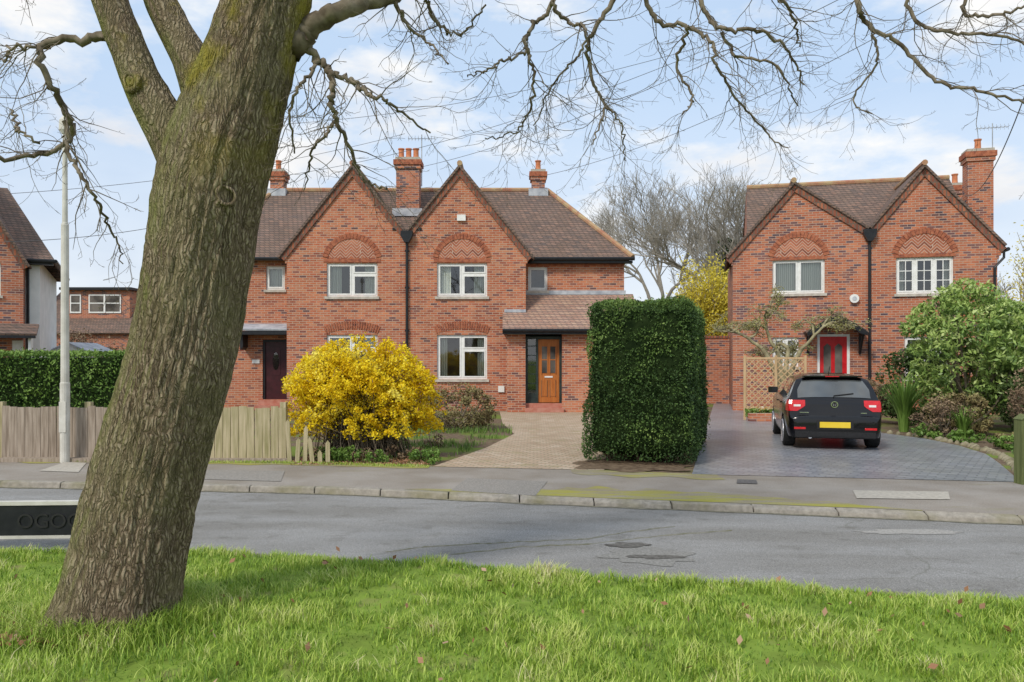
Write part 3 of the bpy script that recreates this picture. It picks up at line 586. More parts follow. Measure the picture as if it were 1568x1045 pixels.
# =========================== hedges
M_yew=leafmat('hedge_leaf',[(0,(.018,.042,.011)),(.4,(.045,.088,.020)),(.75,(.09,.155,.032)),(1,(.19,.27,.065))],.6,.25,0,1.6)
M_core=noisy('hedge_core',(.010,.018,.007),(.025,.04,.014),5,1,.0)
def hedge(name,loc,rz,sx,sy,sz,n,leaf,mat,r=.22,lump=.07,z0=0.0):
    e=empty(name,loc,rz); half=np.array([sx/2,sy/2,sz/2])
    ar=np.array([sy*sz,sy*sz,sx*sz,sx*sz,sx*sy]); pf=rng.choice(5,n,p=ar/ar.sum()); q=rng.uniform(-1,1,(n,3))
    q[pf==0,0]=-1;q[pf==1,0]=1;q[pf==2,1]=-1;q[pf==3,1]=1;q[pf==4,2]=1
    q=q*half; c=np.clip(q,-(half-r),half-r)
    low=q[:,2]<-(half[2]-r); c[low,2]=q[low,2]
    d=q-c; nn_=np.linalg.norm(d,axis=1,keepdims=True)+1e-6; d/=nn_
    lm=np.array([noise.noise(Vector(p)*1.8)+.6*noise.noise(Vector(p)*5) for p in q])
    inn=-np.abs(rng.normal(0,.05,n)); 
    spr=np.where(rng.uniform(size=n)<.05,rng.uniform(0,.09,n),0)
    p=c+d*(r+lump*lm+inn+spr)[:,None]; p[:,2]+=half[2]+z0
    p[:,:2]*= (1+.03*np.sin(p[:,2:3]*2.2))
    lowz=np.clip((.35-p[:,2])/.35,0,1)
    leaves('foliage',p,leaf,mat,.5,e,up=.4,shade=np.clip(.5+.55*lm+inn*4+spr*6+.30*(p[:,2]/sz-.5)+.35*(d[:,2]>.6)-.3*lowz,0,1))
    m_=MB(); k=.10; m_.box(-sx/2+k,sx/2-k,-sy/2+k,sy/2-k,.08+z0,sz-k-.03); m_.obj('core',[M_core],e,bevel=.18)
    return e
a=math.radians(16)
ctr=np.array([2.02,12.75])+2.2*np.array([math.sin(a),math.cos(a)])
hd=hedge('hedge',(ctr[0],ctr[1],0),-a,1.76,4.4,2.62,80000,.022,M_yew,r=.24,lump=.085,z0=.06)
hb=TB()
for i in range(40):
    x=rng.uniform(-.75,.75); y=rng.uniform(-2.1,2); hb.add([(x,y,0),(x+rng.uniform(-.1,.1),y,.3)],[.03,.02],5)
hb.obj('stems',[M_soil],hd)
blob('hedge_bed',1.98,12.75,1.0,.75,.010,M_soil,seed=4)
M_conif=leafmat('conifer_hedge',[(0,(.035,.08,.015)),(.4,(.09,.17,.03)),(.75,(.16,.26,.05)),(1,(.23,.33,.09))],.6,.2,0,1.5)
hedge('hedge',(-13.2,17.3,0),0,13,1.2,1.86,50000,.035,M_conif,r=.12,lump=.05)
# =========================== fence
M_wood1=wood('weathered_wood',(.20,.155,.115),(.42,.35,.28)); M_wood2=wood('green_tinged_wood',(.26,.235,.11),(.52,.44,.29))
e=empty('wooden_fence',(0,0,0)); f1=MB()
x=-8.55
while x<-3.75:
    y=13.35+(x+8.6)*(-.035); hgt=.90+rng.uniform(-.02,.02); zt=hgt
    mi=0 if x<-6 else 1
    tl=rng.uniform(-.008,.008)
    f1.add([(x,y,.05),(x+.122,y+.004,.05),(x+.122,y+.022,.05),(x,y+.016,.05),(x+tl,y,zt),(x+.122+tl,y+.004,zt),(x+.122+tl,y+.022,zt),(x+tl,y+.016,zt)],[(3,2,1,0),(4,5,6,7),(0,1,5,4),(1,2,6,5),(2,3,7,6),(3,0,4,7)],mi); x+=.134
for x in (-8.6,-7.1,-5.6,-3.8): 
    y=13.38+(x+8.6)*(-.035); f1.box(x-.05,x+.05,y,y+.1,0,.98,1)
for z in (.25,.72): f1.slab([(-8.5,13.38,z),(-3.8,13.21,z),(-3.8,13.27,z),(-8.5,13.44,z)],.06,0)
f1.box(-8.5,-3.7,13.12,13.42,.0,.06,0)
f1.obj('boards',[M_wood1,M_wood2],e)
gp=MB(); gp.box(-8.9,-8.72,13.25,13.43,0,1.05); gp.extr([(-8.92,1.05),(-8.70,1.05),(-8.72,1.12),(-8.90,1.12)],13.23,13.45); gp.obj('gate_post',[M_conc],bevel=.01)
gt=MB()
for i in range(9): gt.tube([(-10.4+i*.18,13.45,.05),(-10.4+i*.18,13.45,.95)],.012,6)
for z in (.12,.85): gt.tube([(-10.4,13.45,z),(-8.95,13.45,z)],.016,6)
gt.obj('garden_gate',[M_black])
pk=MB()
for i in range(6):
    x=-3.68+i*.13; h=rng.uniform(.45,.75)-.06*i; tl=rng.uniform(-.08,.08)
    pk.extr([(x,.0),(x+.07,.0),(x+.07+tl,h-.05),(x+.035+tl,h),(x+tl,h-.05)],13.05-.02*i,13.07-.02*i)
pk.obj('picket_fence',[M_wood2])
# =========================== lamp post
M_galv=noisy('galvanised_steel',(.50,.48,.42),(.64,.62,.56),5,.55,.4)
lp=MB(); lx,ly=-7.35,13.1
lp.tube([(lx,ly,0),(lx,ly,1.3),(lx,ly,1.32),(lx,ly,3.9),(lx,ly,3.95),(lx,ly,5.45)],[.075,.075,.065,.058,.042,.036],14)
lp.tube([(lx,ly,5.4),(lx,ly,5.46),(lx,ly,5.62),(lx,ly,5.70)],[.05,.09,.085,.03],12)
lp.box(lx-.055,lx+.055,ly-.082,ly-.06,.5,1.0)
lp.obj('street_lamp',[M_galv],smooth=False)
# =========================== street name sign (seen from the back)
sg=empty('street_sign',(-4.25,7.42,0),math.radians(3)); s=MB()
s.box(-1.0,.62,0,.05,.06,.34,0); s.box(-1.02,.64,-.01,.06,.34,.375,1); s.box(-1.02,.64,-.008,.058,.03,.058,1); s.box(.622,.66,-.006,.056,.03,.36,0)
for x in (-.8,.45): s.box(x-.05,x+.05,.052,.13,-.1,.33,0)
M_blk2=noisy('black_plastic',(.018,.018,.018),(.03,.03,.03),8,.45)
def textmesh(body,size,ext,mat,parent,loc,name):
    tcu=bpy.data.curves.new('t','FONT'); tcu.body=body; tcu.size=size; tcu.extrude=ext
    to=bpy.data.objects.new('t',tcu); COL.objects.link(to); dg=bpy.context.evaluated_depsgraph_get(); tm=bpy.data.meshes.new_from_object(to.evaluated_get(dg)); bpy.data.objects.remove(to)
    tm.materials.clear(); tm.materials.append(mat)
    t2=bpy.data.objects.new(name,tm); COL.objects.link(t2); t2.parent=parent; t2.location=loc; t2.rotation_euler=(math.pi/2,0,0)
textmesh('OGOCGO',.19,.004,M_blk2,sg,(-.35,-.006,.13),'embossing')
s.obj('board',[M_black,M_galv],sg)
# =========================== house number post
ps=empty('number_post',(6.98,10.85,0)); s=MB(); s.box(-.09,.09,-.09,.09,-.1,.88,0); s.extr([(-.1,.88),(.1,.88),(0,.95)],-.1,.1,0); s.box(-.06,.06,-.105,-.092,.62,.8,1); s.box(.09,2.2,-.02,.06,.25,.36,0); s.box(.09,2.2,-.02,.06,.62,.73,0)
s.obj('post',[wood('green_post',(.08,.10,.03),(.18,.20,.08)),M_black],ps)
textmesh('15',.11,.002,M_white,ps,(-.06,-.108,.67),'digits')
# =========================== car (small black five-door hatchback)
M_paint,nt,b=base('black_car_paint',(.004,.004,.005),.16,.35); b.inputs['Coat Weight'].default_value=.35; b.inputs['Coat Roughness'].default_value=.04
L(nt,ramp(nt,nz(nt,tco(nt),300,1),[(.3,(.003,.003,.004)),(.8,(.008,.008,.010))]),b.inputs['Base Color'])
M_cglass,nt,b=base('car_glass',(.01,.013,.013),.03,1.0); L(nt,ramp(nt,nz(nt,tco(nt),1.5,2),[(.3,(.04,.045,.045)),(.8,(.12,.13,.13))]),b.inputs['Base Color']); b.inputs['Coat Weight'].default_value=1
M_tail=noisy('tail_light',(.50,.008,.012),(.64,.02,.025),40,.15,.6); M_plate=noisy('yellow_plate',(.75,.52,.03),(.80,.58,.05),5,.4)
M_tyre=noisy('tyre_rubber',(.012,.012,.012),(.025,.025,.025),20,.85); M_alloy=noisy('alloy',(.5,.5,.52),(.62,.62,.64),10,.3,.5,.8); M_chrome=noisy('chrome',(.7,.7,.7),(.8,.8,.8),4,.12,.5,1); M_plast=noisy('black_trim',(.012,.012,.013),(.02,.02,.022),30,.6)
CAR=empty('parked_car',(6.0,14.8,0.006),-math.radians(14)); CAR.scale=(1.03,1,.975)
ty=[0,.010,.045,.065,.085,.125,.17,.42,.47,.55,.8,1.2,1.6,2.0,2.3,2.6,3.0,3.3,3.7,3.88,3.97,4.0]
tz=[.58,.64,.665,.74,.86,.955,1.00,1.335,1.385,1.405,1.435,1.452,1.448,1.425,1.37,1.22,1.00,.94,.83,.74,.62,.5]
def ztop(y): return np.interp(y,ty,tz)
def Wz(z): return np.interp(z,[.2,.3,.45,.62,.75,.85,.93,.99,1.1,1.2,1.34,1.40,1.46],[.79,.82,.838,.842,.835,.832,.815,.775,.735,.695,.625,.57,.50])
def pl(y): return np.interp(y,[0,.02,.06,.12,.25,.5,.9,3.3,3.65,3.85,4.0],[.83,.875,.915,.945,.972,.99,1,1,.96,.89,.72])
st=sorted(set(list(ty)+[.02,.03]+list(np.linspace(.2,3.95,44)))); NT=12;NS=16; V=[]
for y in st:
    zt=float(ztop(y)); row=[]
    we=Wz(zt-.03)*pl(y); dp=.05 if y>.5 else .03
    for k in range(NT): 
        t=k/(NT); row.append((t*we*.97,y+.0,zt-dp*t**3.5))
    for k in range(NS):
        q=k/(NS-1); z=(zt-dp-.025)*(1-q)+.24*q; row.append((Wz(z)*pl(y),y,z))
    V.append(row)
full=[]
for row in V: full.append([(-x,y,z) for x,y,z in row[:0:-1]]+row)
nr=len(full[0]); vs=[p for r in full for p in r]
fs=[(i*nr+j,i*nr+j+1,(i+1)*nr+j+1,(i+1)*nr+j) for i in range(len(full)-1) for j in range(nr-1)]
fs+=[(i*nr,(i+1)*nr,(i+1)*nr+nr-1,i*nr+nr-1) for i in range(len(full)-1)]
fs+=[tuple(range(nr)),tuple(range((len(full)-1)*nr,len(full)*nr))[::-1]]
body=MB(); body.add(vs,fs); bo=body.obj('body',[M_paint,M_plast],CAR,smooth=True)
def pyc(name,x,y,z,r,w_,sides=28):
    m_=MB(); m_.tube([(x-w_/2,y,z),(x+w_/2,y,z)],r,sides); return m_.obj(name,[M_plast],CAR)
cuts=[]
for sx in (-1,1):
    for y in (.70,3.18):
        c_=pyc('cut',sx*.80,y,.31,.345,.46); cuts.append(c_)
        md=bo.modifiers.new('bool','BOOLEAN'); md.operation='DIFFERENCE'; md.object=c_; md.solver='EXACT'
dg=bpy.context.evaluated_depsgraph_get(); nm=bpy.data.meshes.new_from_object(bo.evaluated_get(dg))
if len(nm.polygons)>200:
    bo.modifiers.clear(); bo.data=nm
else: bo.modifiers.clear()
for c_ in cuts: bpy.data.objects.remove(c_)
try: bo.data.set_sharp_from_angle(angle=math.radians(28))
except Exception as ex: print(ex)
cg=MB()
def patch(mb,fn,nu,nv,mi):
    v=[fn(i/nu,j/nv) for j in range(nv+1) for i in range(nu+1)]
    mb.add(v,[(j*(nu+1)+i,j*(nu+1)+i+1,(j+1)*(nu+1)+i+1,(j+1)*(nu+1)+i) for j in range(nv) for i in range(nu)],mi)
def rearwin(u,v):
    y=.165+.245*v; zt=float(ztop(y)); t=(u*2-1)*(.90-.05*abs(v-.5)*2); we=Wz(zt-.03)*pl(y)*.97
    return (t*we,y-.008,zt-.03*abs(t)**3.5+.006)
patch(cg,rearwin,16,6,0)
def front(u,v):
    y=2.33+.62*v; zt=float(ztop(y)); t=(u*2-1)*.88; we=Wz(zt-.03)*pl(y)*.97
    return (t*we,y+.004,zt-.05*abs(t)**3.5+.008)
patch(cg,front,14,6,0)
for s in (-1,1):
    for (ya0,ya1,yb0,yb1) in ((.45,.72,.95,.95),(1.0,1.0,1.72,1.72),(1.79,1.79,2.84,2.30)):
        def sw(u,v,s=s,ya0=ya0,ya1=ya1,yb0=yb0,yb1=yb1):
            z=1.0+.33*v; y=(ya0+(ya1-ya0)*v)*(1-u)+(yb0+(yb1-yb0)*v)*u; z=min(z,float(ztop(y))-.08)
            return (s*(float(Wz(z)*pl(y))+.006),y,z)
        patch(cg,sw,8,5,0)
cg.obj('glazing',[M_cglass],CAR,smooth=True)
ct=MB()
def yrear(z): return float(np.interp(z,[.58,.64,.665,.74,.86,.955,1.0],[0,.010,.045,.065,.085,.125,.17]))
for s in (-1,1):
    def tl(u,v,s=s):
        z=.735+.21*v; ys=yrear(z); inner=.50 if v>.45 else .50+.14*(1-v/.45)
        wmax=float(Wz(z)*pl(ys+.04))
        if u<.55:
            t=u/.55; x=inner+(wmax-.03-inner)*t; y=ys-.010
        else:
            t=(u-.55)/.45; y=ys+.0+(.30-ys)*t; x=float(Wz(z)*pl(y))+.010
        return (s*x,y,z)
    patch(ct,tl,18,6,0)
    ct.box(min(s*.50,s*.70),max(s*.50,s*.70),.0-.010,.01,.39,.43,0)
    ct.box(min(s*.58,s*.70),max(s*.58,s*.70),yrear(.84)-.016,yrear(.84)+.02,.82,.86,5)
    x0,x1=sorted((s*.80,s*.99)); ct.box(x0,x1,2.42,2.54,.99,1.12,1)
    for y in (1.05,1.9): ct.box(min(s*.835,s*.862),max(s*.835,s*.862),y,y+.18,.84,.87,1)
ct.box(-.26,.26,-.02,-.003,.425,.535,2)
ct.box(-.31,.31,-.012,.005,.39,.565,4)
ct.box(-.68,.68,-.006,.10,.235,.345,4); ct.box(-.5,.5,-.014,.0,.26,.34,4)
ct.tube([(0,.066,.865),(0,.056,.865)],.062,20,3); ct.tube([(0,.055,.865),(0,.051,.865)],.050,20,4); ct.tube([(-.035,.048,.895),(-.012,.048,.835),(0,.048,.865),(.012,.048,.835),(.035,.048,.895)],.006,5,3)
ct.tube([(0,.145,1.0),(.0,.165,1.03),(.34,.20,1.075)],.010,6,4)
ct.box(-.52,.52,.36,.56,1.385,1.412,1); ct.box(-.12,.12,.352,.362,1.388,1.404,0)
ct.tube([(.0,.85,1.44),(.0,.65,1.59)],.006,5,4)
ct.tube([(-.42,.02,.235),(-.42,.25,.235)],.03,10,3); ct.box(-.60,-.44,.040,.05,.70,.715,3); ct.box(.44,.54,.040,.05,.70,.715,3)
ct.box(-.7,.7,.2,3.8,.20,.30,4)
ct.obj('details',[M_tail,M_paint,M_plate,M_chrome,M_plast,M_white],CAR,bevel=.006)
for s in (-1,1):
    for y in (.70,3.18):
        wh=MB(); x=s*.735
        prof=[(-.10,.22),(-.105,.28),(-.08,.305),(.08,.305),(.105,.28),(.10,.22)]; wh.tube([(x+p*1,y,.305) for p,_ in prof],[r for _,r in prof],28,0)
        ox=x+s*.106
        for k in range(5):
            a=k*2*math.pi/5; c_,s_=math.cos(a),math.sin(a)
            def rot(px,pz): return (px*c_-pz*s_+y,px*s_+pz*c_+.305)
            pts=[rot(-.03,.02),rot(.03,.02),rot(.045,.205),rot(-.045,.205)]
            wh.add([(ox+s*.004,p,q) for p,q in pts]+[(ox-s*.03,p,q) for p,q in pts],[(0,1,2,3),(0,1,5,4),(1,2,6,5),(2,3,7,6),(3,0,4,7)],1)
        rr=[(y+.215*math.cos(t),.305+.215*math.sin(t)) for t in np.linspace(0,2*math.pi,29)]
        wh.tube([(ox+s*.002,p,q) for p,q in rr],.014,6,1); wh.tube([(ox-s*.01,y,.305),(ox+s*.012,y,.305)],.05,14,1)
        wh.obj('wheel',[M_tyre,M_alloy],CAR,smooth=False)
# =========================== trees
m,nt,b=base('oak_bark',rough=.95,spec=.12); M_bark=m; o=tco(nt)
wn_=N(nt,'ShaderNodeTexNoise'); wn_.inputs['Scale'].default_value=7; wn_.inputs['Detail'].default_value=4; L(nt,o,wn_.inputs[0])
v=mapp(nt,mix(nt,.05,o,wn_.outputs['Color'],'LINEAR_LIGHT'),(1,1,.13))
vo=N(nt,'ShaderNodeTexVoronoi',feature='DISTANCE_TO_EDGE'); vo.inputs['Scale'].default_value=48; L(nt,v,vo.inputs['Vector'])
fur=ramp(nt,vo.outputs['Distance'],[(.0,g(0)),(.35,g(1))])
fine=nz(nt,mapp(nt,o,(1,1,.22)),45,5,.75)
hh=mix(nt,.50,fur,fine)
c=ramp(nt,hh,[(.20,(.09,.065,.042)),(.46,(.24,.185,.125)),(.74,(.38,.31,.22))])
c=mix(nt,ramp(nt,nz(nt,o,1.6,5,.65),[(.42,g(0)),(.64,g(.5))]),c,(.245,.225,.115))
c=mix(nt,ramp(nt,nz(nt,mapp(nt,o,(1,1,.5)),3.0,4,.6),[(.45,g(0)),(.7,g(.6))]),c,(.62,.58,.54),'MULTIPLY')
sp=N(nt,'ShaderNodeSeparateXYZ'); L(nt,o,sp.inputs[0])
mr=N(nt,'ShaderNodeMapRange'); L(nt,sp.outputs[2],mr.inputs[0]); mr.inputs[1].default_value=2.7; mr.inputs[2].default_value=3.4
ml=N(nt,'ShaderNodeMath',operation='MULTIPLY'); L(nt,mr.outputs[0],ml.inputs[0]); L(nt,ramp(nt,nz(nt,o,1.9,5,.6),[(.48,g(0)),(.60,g(.75))]),ml.inputs[1])
c=mix(nt,ml.outputs[0],c,(.29,.25,.03))
gn=N(nt,'ShaderNodeSeparateXYZ'); L(nt,N(nt,'ShaderNodeNewGeometry').outputs['Normal'],gn.inputs[0])
ms_=ramp(nt,gn.outputs[0],[(0,g(.0)),(1,g(0))]); mm=N(nt,'ShaderNodeMapRange'); L(nt,gn.outputs[0],mm.inputs[0]); mm.inputs[1].default_value=-.15; mm.inputs[2].default_value=-.75; mm.inputs[3].default_value=0; mm.inputs[4].default_value=.75
m3=N(nt,'ShaderNodeMath',operation='MULTIPLY'); L(nt,mm.outputs[0],m3.inputs[0]); L(nt,ramp(nt,nz(nt,o,3.5,5,.7),[(.38,g(.1)),(.58,g(1))]),m3.inputs[1])
c=mix(nt,m3.outputs[0],c,(.17,.19,.05))
L(nt,c,b.inputs['Base Color']); bump(nt,b,hh,1.0,.026)
M_twig=noisy('twig_bark',(.10,.078,.055),(.25,.21,.155),9,.9,.15)
TREE=empty('oak_tree',(0,0,0))
def spline(pts,n):
    pts=np.array(pts,float); tt=np.linspace(0,len(pts)-1,n)
    out=np.empty((n,pts.shape[1]))
    P=np.vstack([2*pts[0]-pts[1],pts,2*pts[-1]-pts[-2]])
    for k,s_ in enumerate(tt):
        i=min(int(s_),len(pts)-2); u=s_-i; p0,p1,p2,p3=P[i],P[i+1],P[i+2],P[i+3]
        out[k]=.5*((2*p1)+(-p0+p2)*u+(2*p0-5*p1+4*p2-p3)*u*u+(-p0+3*p1-3*p2+p3)*u**3)
    return out
def px(lst,d0=5.2):
    r=[]
    for q in lst:
        u,v_,w_=q[:3]; d=q[3] if len(q)>3 else d0
        p=W(u,v_,d); r.append((*p,w_*d/F/2))
    return r
def bigtube(name,spec,nl,sides,amp):
    S_=spline(spec,nl); P=S_[:,:3]; R=S_[:,3]; Vv,Fc=tube(P,R,sides)
    Vv=Vv.reshape(nl,sides,3); 
    for i in range(nl):
        hgt=P[i,2]; fl=math.exp(-max(0,hgt)/.16)
        for j in range(sides):
            a=j/sides*2*math.pi; ca,sa=math.cos(a),math.sin(a); r0=R[i]/.37
            q=Vector((ca*8*r0**.5,sa*8*r0**.5,hgt*1.5)); q2=Vector((ca*19,sa*19,hgt*3.4))
            rid=(1-abs(noise.noise(q))*2.6)*.5+(1-abs(noise.noise(q2))*2.8)*.5
            big_=noise.noise(Vector((ca*1.2,sa*1.2,hgt*.9)))
            d=amp*rid*.9+.05*big_*R[i]/.37+fl*.055*(math.sin(a*5+1.0)+.6)*(R[i]/.4)
            dv=(Vv[i,j]-P[i])/R[i]; Vv[i,j]=Vv[i,j]+dv*d
    return npmesh(name,Vv.reshape(-1,3),Fc,[M_bark],TREE,smooth=True)
bigtube('trunk',px([(172,1000,206),(180,950,180),(191,900,166),(206,838,161),(228,740,153),(252,640,147),(280,520,146),(304,400,144),(322,300,146),(345,210,148),(374,120,136),(400,40,122),(418,-40,116),(430,-200,105),(435,-400,85),(440,-700,50)]),420,200,.026)
bigtube('limb',px([(335,350,90),(300,275,78),(262,205,68),(222,135,58),(195,68,52),(168,0,47),(140,-80,40),(105,-220,30),(60,-400,18)]),160,80,.014)
bigtube('limb',px([(350,260,90,5.3),(322,170,72,5.35),(292,90,54,5.4),(262,35,46,5.45),(238,-20,42,5.5),(215,-120,36,5.6),(190,-300,24,5.8)]),120,70,.014)
kn=MB()
def ring(c_,r,nrm):
    nrm=Vector(nrm).normalized(); a=nrm.orthogonal().normalized(); b2=nrm.cross(a)
    return [tuple(Vector(c_)+a*r*math.cos(t)*(1+.1*math.sin(3*t))+b2*r*1.2*math.sin(t)) for t in np.linspace(0,2*math.pi,25)]
c0=W(368,312,5.2)+np.array([0,-.26,0]); kn.tube(ring(c0,.05,(.5,-1,0)),.012,7)
kn.tube(ring(W(215,135,5.2)+np.array([0,-.12,0]),.05,(-.4,-1,0)),.024,7); kn.tube(ring(W(215,135,5.2)+np.array([0,-.12,0]),.02,(-.4,-1,0)),.02,7)
kn.obj('knots',[M_bark],TREE,smooth=True)
def growtwig(tb,p,d,ln,r,lev,turn=.45,up=.25,droop=0,seg=.06,dens=1.0,minr=.0012):
    n=max(4,int(ln/seg)); P=[np.array(p)]; D=np.array(d,float); D/=np.linalg.norm(D); curl=rng.normal(size=3)*.12
    Ds=[D]
    for i in range(n):
        D=D+rng.normal(size=3)*turn*.28+curl*turn*.5+np.array([0,0,(up*(i/n)-droop*(1-i/n))*.45]); D/=np.linalg.norm(D)
        P.append(P[-1]+D*ln/n); Ds.append(D)
    R=np.linspace(r,max(minr,r*.28),n+1)
    tb.add(P,R,3 if r<.006 else (4 if r<.012 else 6))
    if lev>0:
        k=int(max(2,ln/.085*dens))
        for _ in range(k):
            i=rng.integers(1,n+1); dd=Ds[i]; s_=rng.normal(size=3); s_-=(s_@dd)*dd; s_/=np.linalg.norm(s_)
            nd=dd*.7+s_*rng.uniform(.5,1.0); 
            growtwig(tb,P[i],nd,ln*rng.uniform(.25,.5)*(1-.35*i/n),max(minr,R[i]*.55),lev-1,turn,up,droop,seg*.75,dens,minr)
tb=TB()
prim=[
 [(440,80,46),(478,42,34),(530,12,28),(600,-8,24,5.4),(680,-45,21,5.7),(800,-85,20,6.0),(1000,-120,17,6.4),(1250,-115,14,6.7),(1450,-80,10,7.0),(1700,-40,6,7.2)],
 [(462,58,18),(487,90,12),(508,115,11),(513,150,9),(518,185,8),(538,235,6),(548,262,5),(590,285,3)],
 [(512,112,9),(545,125,8),(570,155,7),(600,165,5),(655,192,3)],
 [(487,88,8),(470,130,6),(452,170,5),(440,225,3)],
 [(518,185,6),(500,215,5),(470,235,4),(450,280,2)],
 [(660,-38,9,5.6),(655,0,7,5.7),(668,28,6,5.7),(705,42,4,5.7),(745,22,3,5.7)],
 [(600,-8,9,5.4),(620,30,6,5.4),(660,60,4,5.4),(690,110,2,5.4)],
 [(850,-95,13,6.1),(845,0,8,6.1),(817,40,7,6.1),(805,75,7,6.1),(816,120,5,6.1),(812,160,4,6.1),(790,190,3,6.1),(742,205,2,6.1)],
 [(843,5,7,6.1),(872,35,6,6.2),(895,50,5,6.2),(885,95,4,6.2),(840,135,3,6.2),(820,190,2,6.2)],
 [(806,78,5,6.1),(770,100,4,6.0),(745,120,3,6.0),(715,110,2,6.0)],
 [(965,-115,14,6.3),(938,0,9,6.3),(903,58,7,6.3),(906,100,6,6.3),(922,140,5,6.3),(925,175,4,6.3),(903,235,2,6.3)],
 [(925,165,4,6.3),(950,190,3,6.3),(965,235,2,6.3)],
 [(1000,-120,13,6.4),(985,-20,9,6.4),(1010,28,8,6.4),(1055,40,7,6.4),(1085,72,6,6.4),(1090,110,5,6.4),(1130,150,4,6.4),(1190,195,3,6.4),(1218,218,2,6.4)],
 [(1055,40,6,6.4),(1040,90,5,6.5),(1060,150,4,6.5),(1035,190,2,6.5)],
 [(1060,-118,12,6.5),(1075,0,9,6.6),(1105,50,7,6.6),(1155,58,6,6.6),(1215,88,4,6.6),(1248,115,3,6.6)],
 [(1105,50,6,6.6),(1130,90,5,6.6),(1175,110,4,6.6),(1225,160,2,6.6)],
 [(1180,-118,9,6.7),(1170,-10,7,6.7),(1210,20,5,6.7),(1240,55,3,6.7)],
 [(1300,-108,14,6.8),(1310,0,10,6.8),(1332,36,8,6.8),(1382,56,7,6.8),(1440,122,6,6.8),(1492,150,5,6.8),(1570,180,3,6.8),(1630,190,2,6.8)],
 [(1332,36,6,6.8),(1345,90,4,6.8),(1320,140,3,6.8),(1335,175,2,6.8)],
 [(1400,-95,10,6.9),(1395,0,7,6.9),(1432,42,6,6.9),(1500,62,5,6.9),(1570,96,3,6.9)],
 [(1500,-70,8,7.0),(1480,10,6,7.0),(1520,30,5,7.0),(1565,20,3,7.0)],
 [(180,50,22),(142,60,15),(76,73,12),(83,130,11),(98,182,11),(68,216,9),(0,238,8),(-80,242,5)],
 [(98,185,8),(118,250,7),(150,298,6),(155,345,4),(162,398,2)],
 [(76,73,7),(30,78,5),(0,82,4),(-70,60,3)],
 [(60,218,5),(20,190,4),(-20,150,3)],
 [(105,-220,16),(40,-120,10),(-10,-40,7),(-60,40,4)],
]
for k,pr in enumerate(prim):
    S_=spline(px(pr),max(12,len(pr)*8)); P=S_[:,:3]; 
    P=P+np.array([[0,.25*math.sin(i*.13+k),0] if k not in(0,) else [0,0,0] for i in range(len(P))])*np.linspace(0,1,len(P))[:,None]
    R=np.maximum(S_[:,3]*(.9 if k else 1),.002)
    for i in range(1,len(P)-1): P[i]+=rng.normal(size=3)*.010
    tb.add(P,R,8 if R[0]>.02 else 6)
    T=np.gradient(P,axis=0); T/=np.linalg.norm(T,axis=1,keepdims=True)
    leng=np.linalg.norm(np.diff(P,axis=0),axis=1).sum()
    cnt=int(leng/(.095 if k>0 else .28))
    for _ in range(cnt):
        i=rng.integers(max(1,int(len(P)*(.12 if k else .35))),len(P)); dd=T[i]; s_=rng.normal(size=3); s_-=(s_@dd)*dd; s_/=np.linalg.norm(s_)
        growtwig(tb,P[i],dd*.75+s_*rng.uniform(.5,1.0),rng.uniform(.25,.72),max(.002,min(R[i]*.42,.0052)),2,.60,.42,.28,.055,.75,.0012)
for p0,d0,l0,r0 in ((W(430,-400,5.2),(.3,.2,1),2.5,.12),(W(105,-220,5.2),(-.6,.1,.7),2.2,.06),(W(430,-200,5.2),(.8,-.5,.5),2.6,.08),(W(435,-300,5.2),(-.2,1,.6),2.6,.08),(W(190,-300,5.8),(-.3,.6,.8),2.4,.05)):
    growtwig(tb,p0,d0,l0,r0,2,.3,.1,0,.25,.22,.004)
tb.obj('branches',[M_twig],TREE)
def bgtree(name,loc,h,spread,mat,levels=5,seed=1,trunk=.28,up=.28,fork=4,minr=.009):
    global rng
    old=rng; rng=np.random.default_rng(seed); e=empty(name,loc); t=TB()
    def rec(p,d,ln,r,lev):
        n=5; P=[p]; D=d
        for i in range(n):
            D=D+rng.normal(size=3)*.13+np.array([0,0,.03]); D/=np.linalg.norm(D); P.append(P[-1]+D*ln/n)
        t.add(P,np.linspace(r,max(minr,r*.6),n+1),6 if lev>3 else 3)
        if lev==0: return
        k=fork if lev>1 else fork+1
        for j in range(k):
            i=rng.integers(2,n+1) if j else n
            s_=rng.normal(size=3); s_[2]*=.4; s_/=np.linalg.norm(s_); nd=D*1.0+s_*spread*rng.uniform(.5,1.1)+np.array([0,0,up]); nd/=np.linalg.norm(nd)
            rec(P[i],nd,ln*rng.uniform(.60,.82),max(minr,r*.54),lev-1)
    rec(np.array([0,0,0.]),np.array([0,0,1.]),h*.27,trunk,levels)
    t.obj('branches',[mat],e); rng=old; return e
M_btw=noisy('distant_bark_hazed',(.28,.255,.215),(.44,.405,.35),3,.9,.1)  # bark tone paled: distance haze is painted into the colour
bgtree('bare_tree',(13.4,50,0),19,.82,M_btw,6,5,.34,.2)
bgtree('bare_tree',(11.2,56,0),18,.85,M_btw,6,8,.28,.2)
M_ivy=leafmat('ivy',[(0,(.025,.045,.012)),(.5,(.06,.10,.03)),(1,(.12,.18,.06))],.5,.3,0,1)
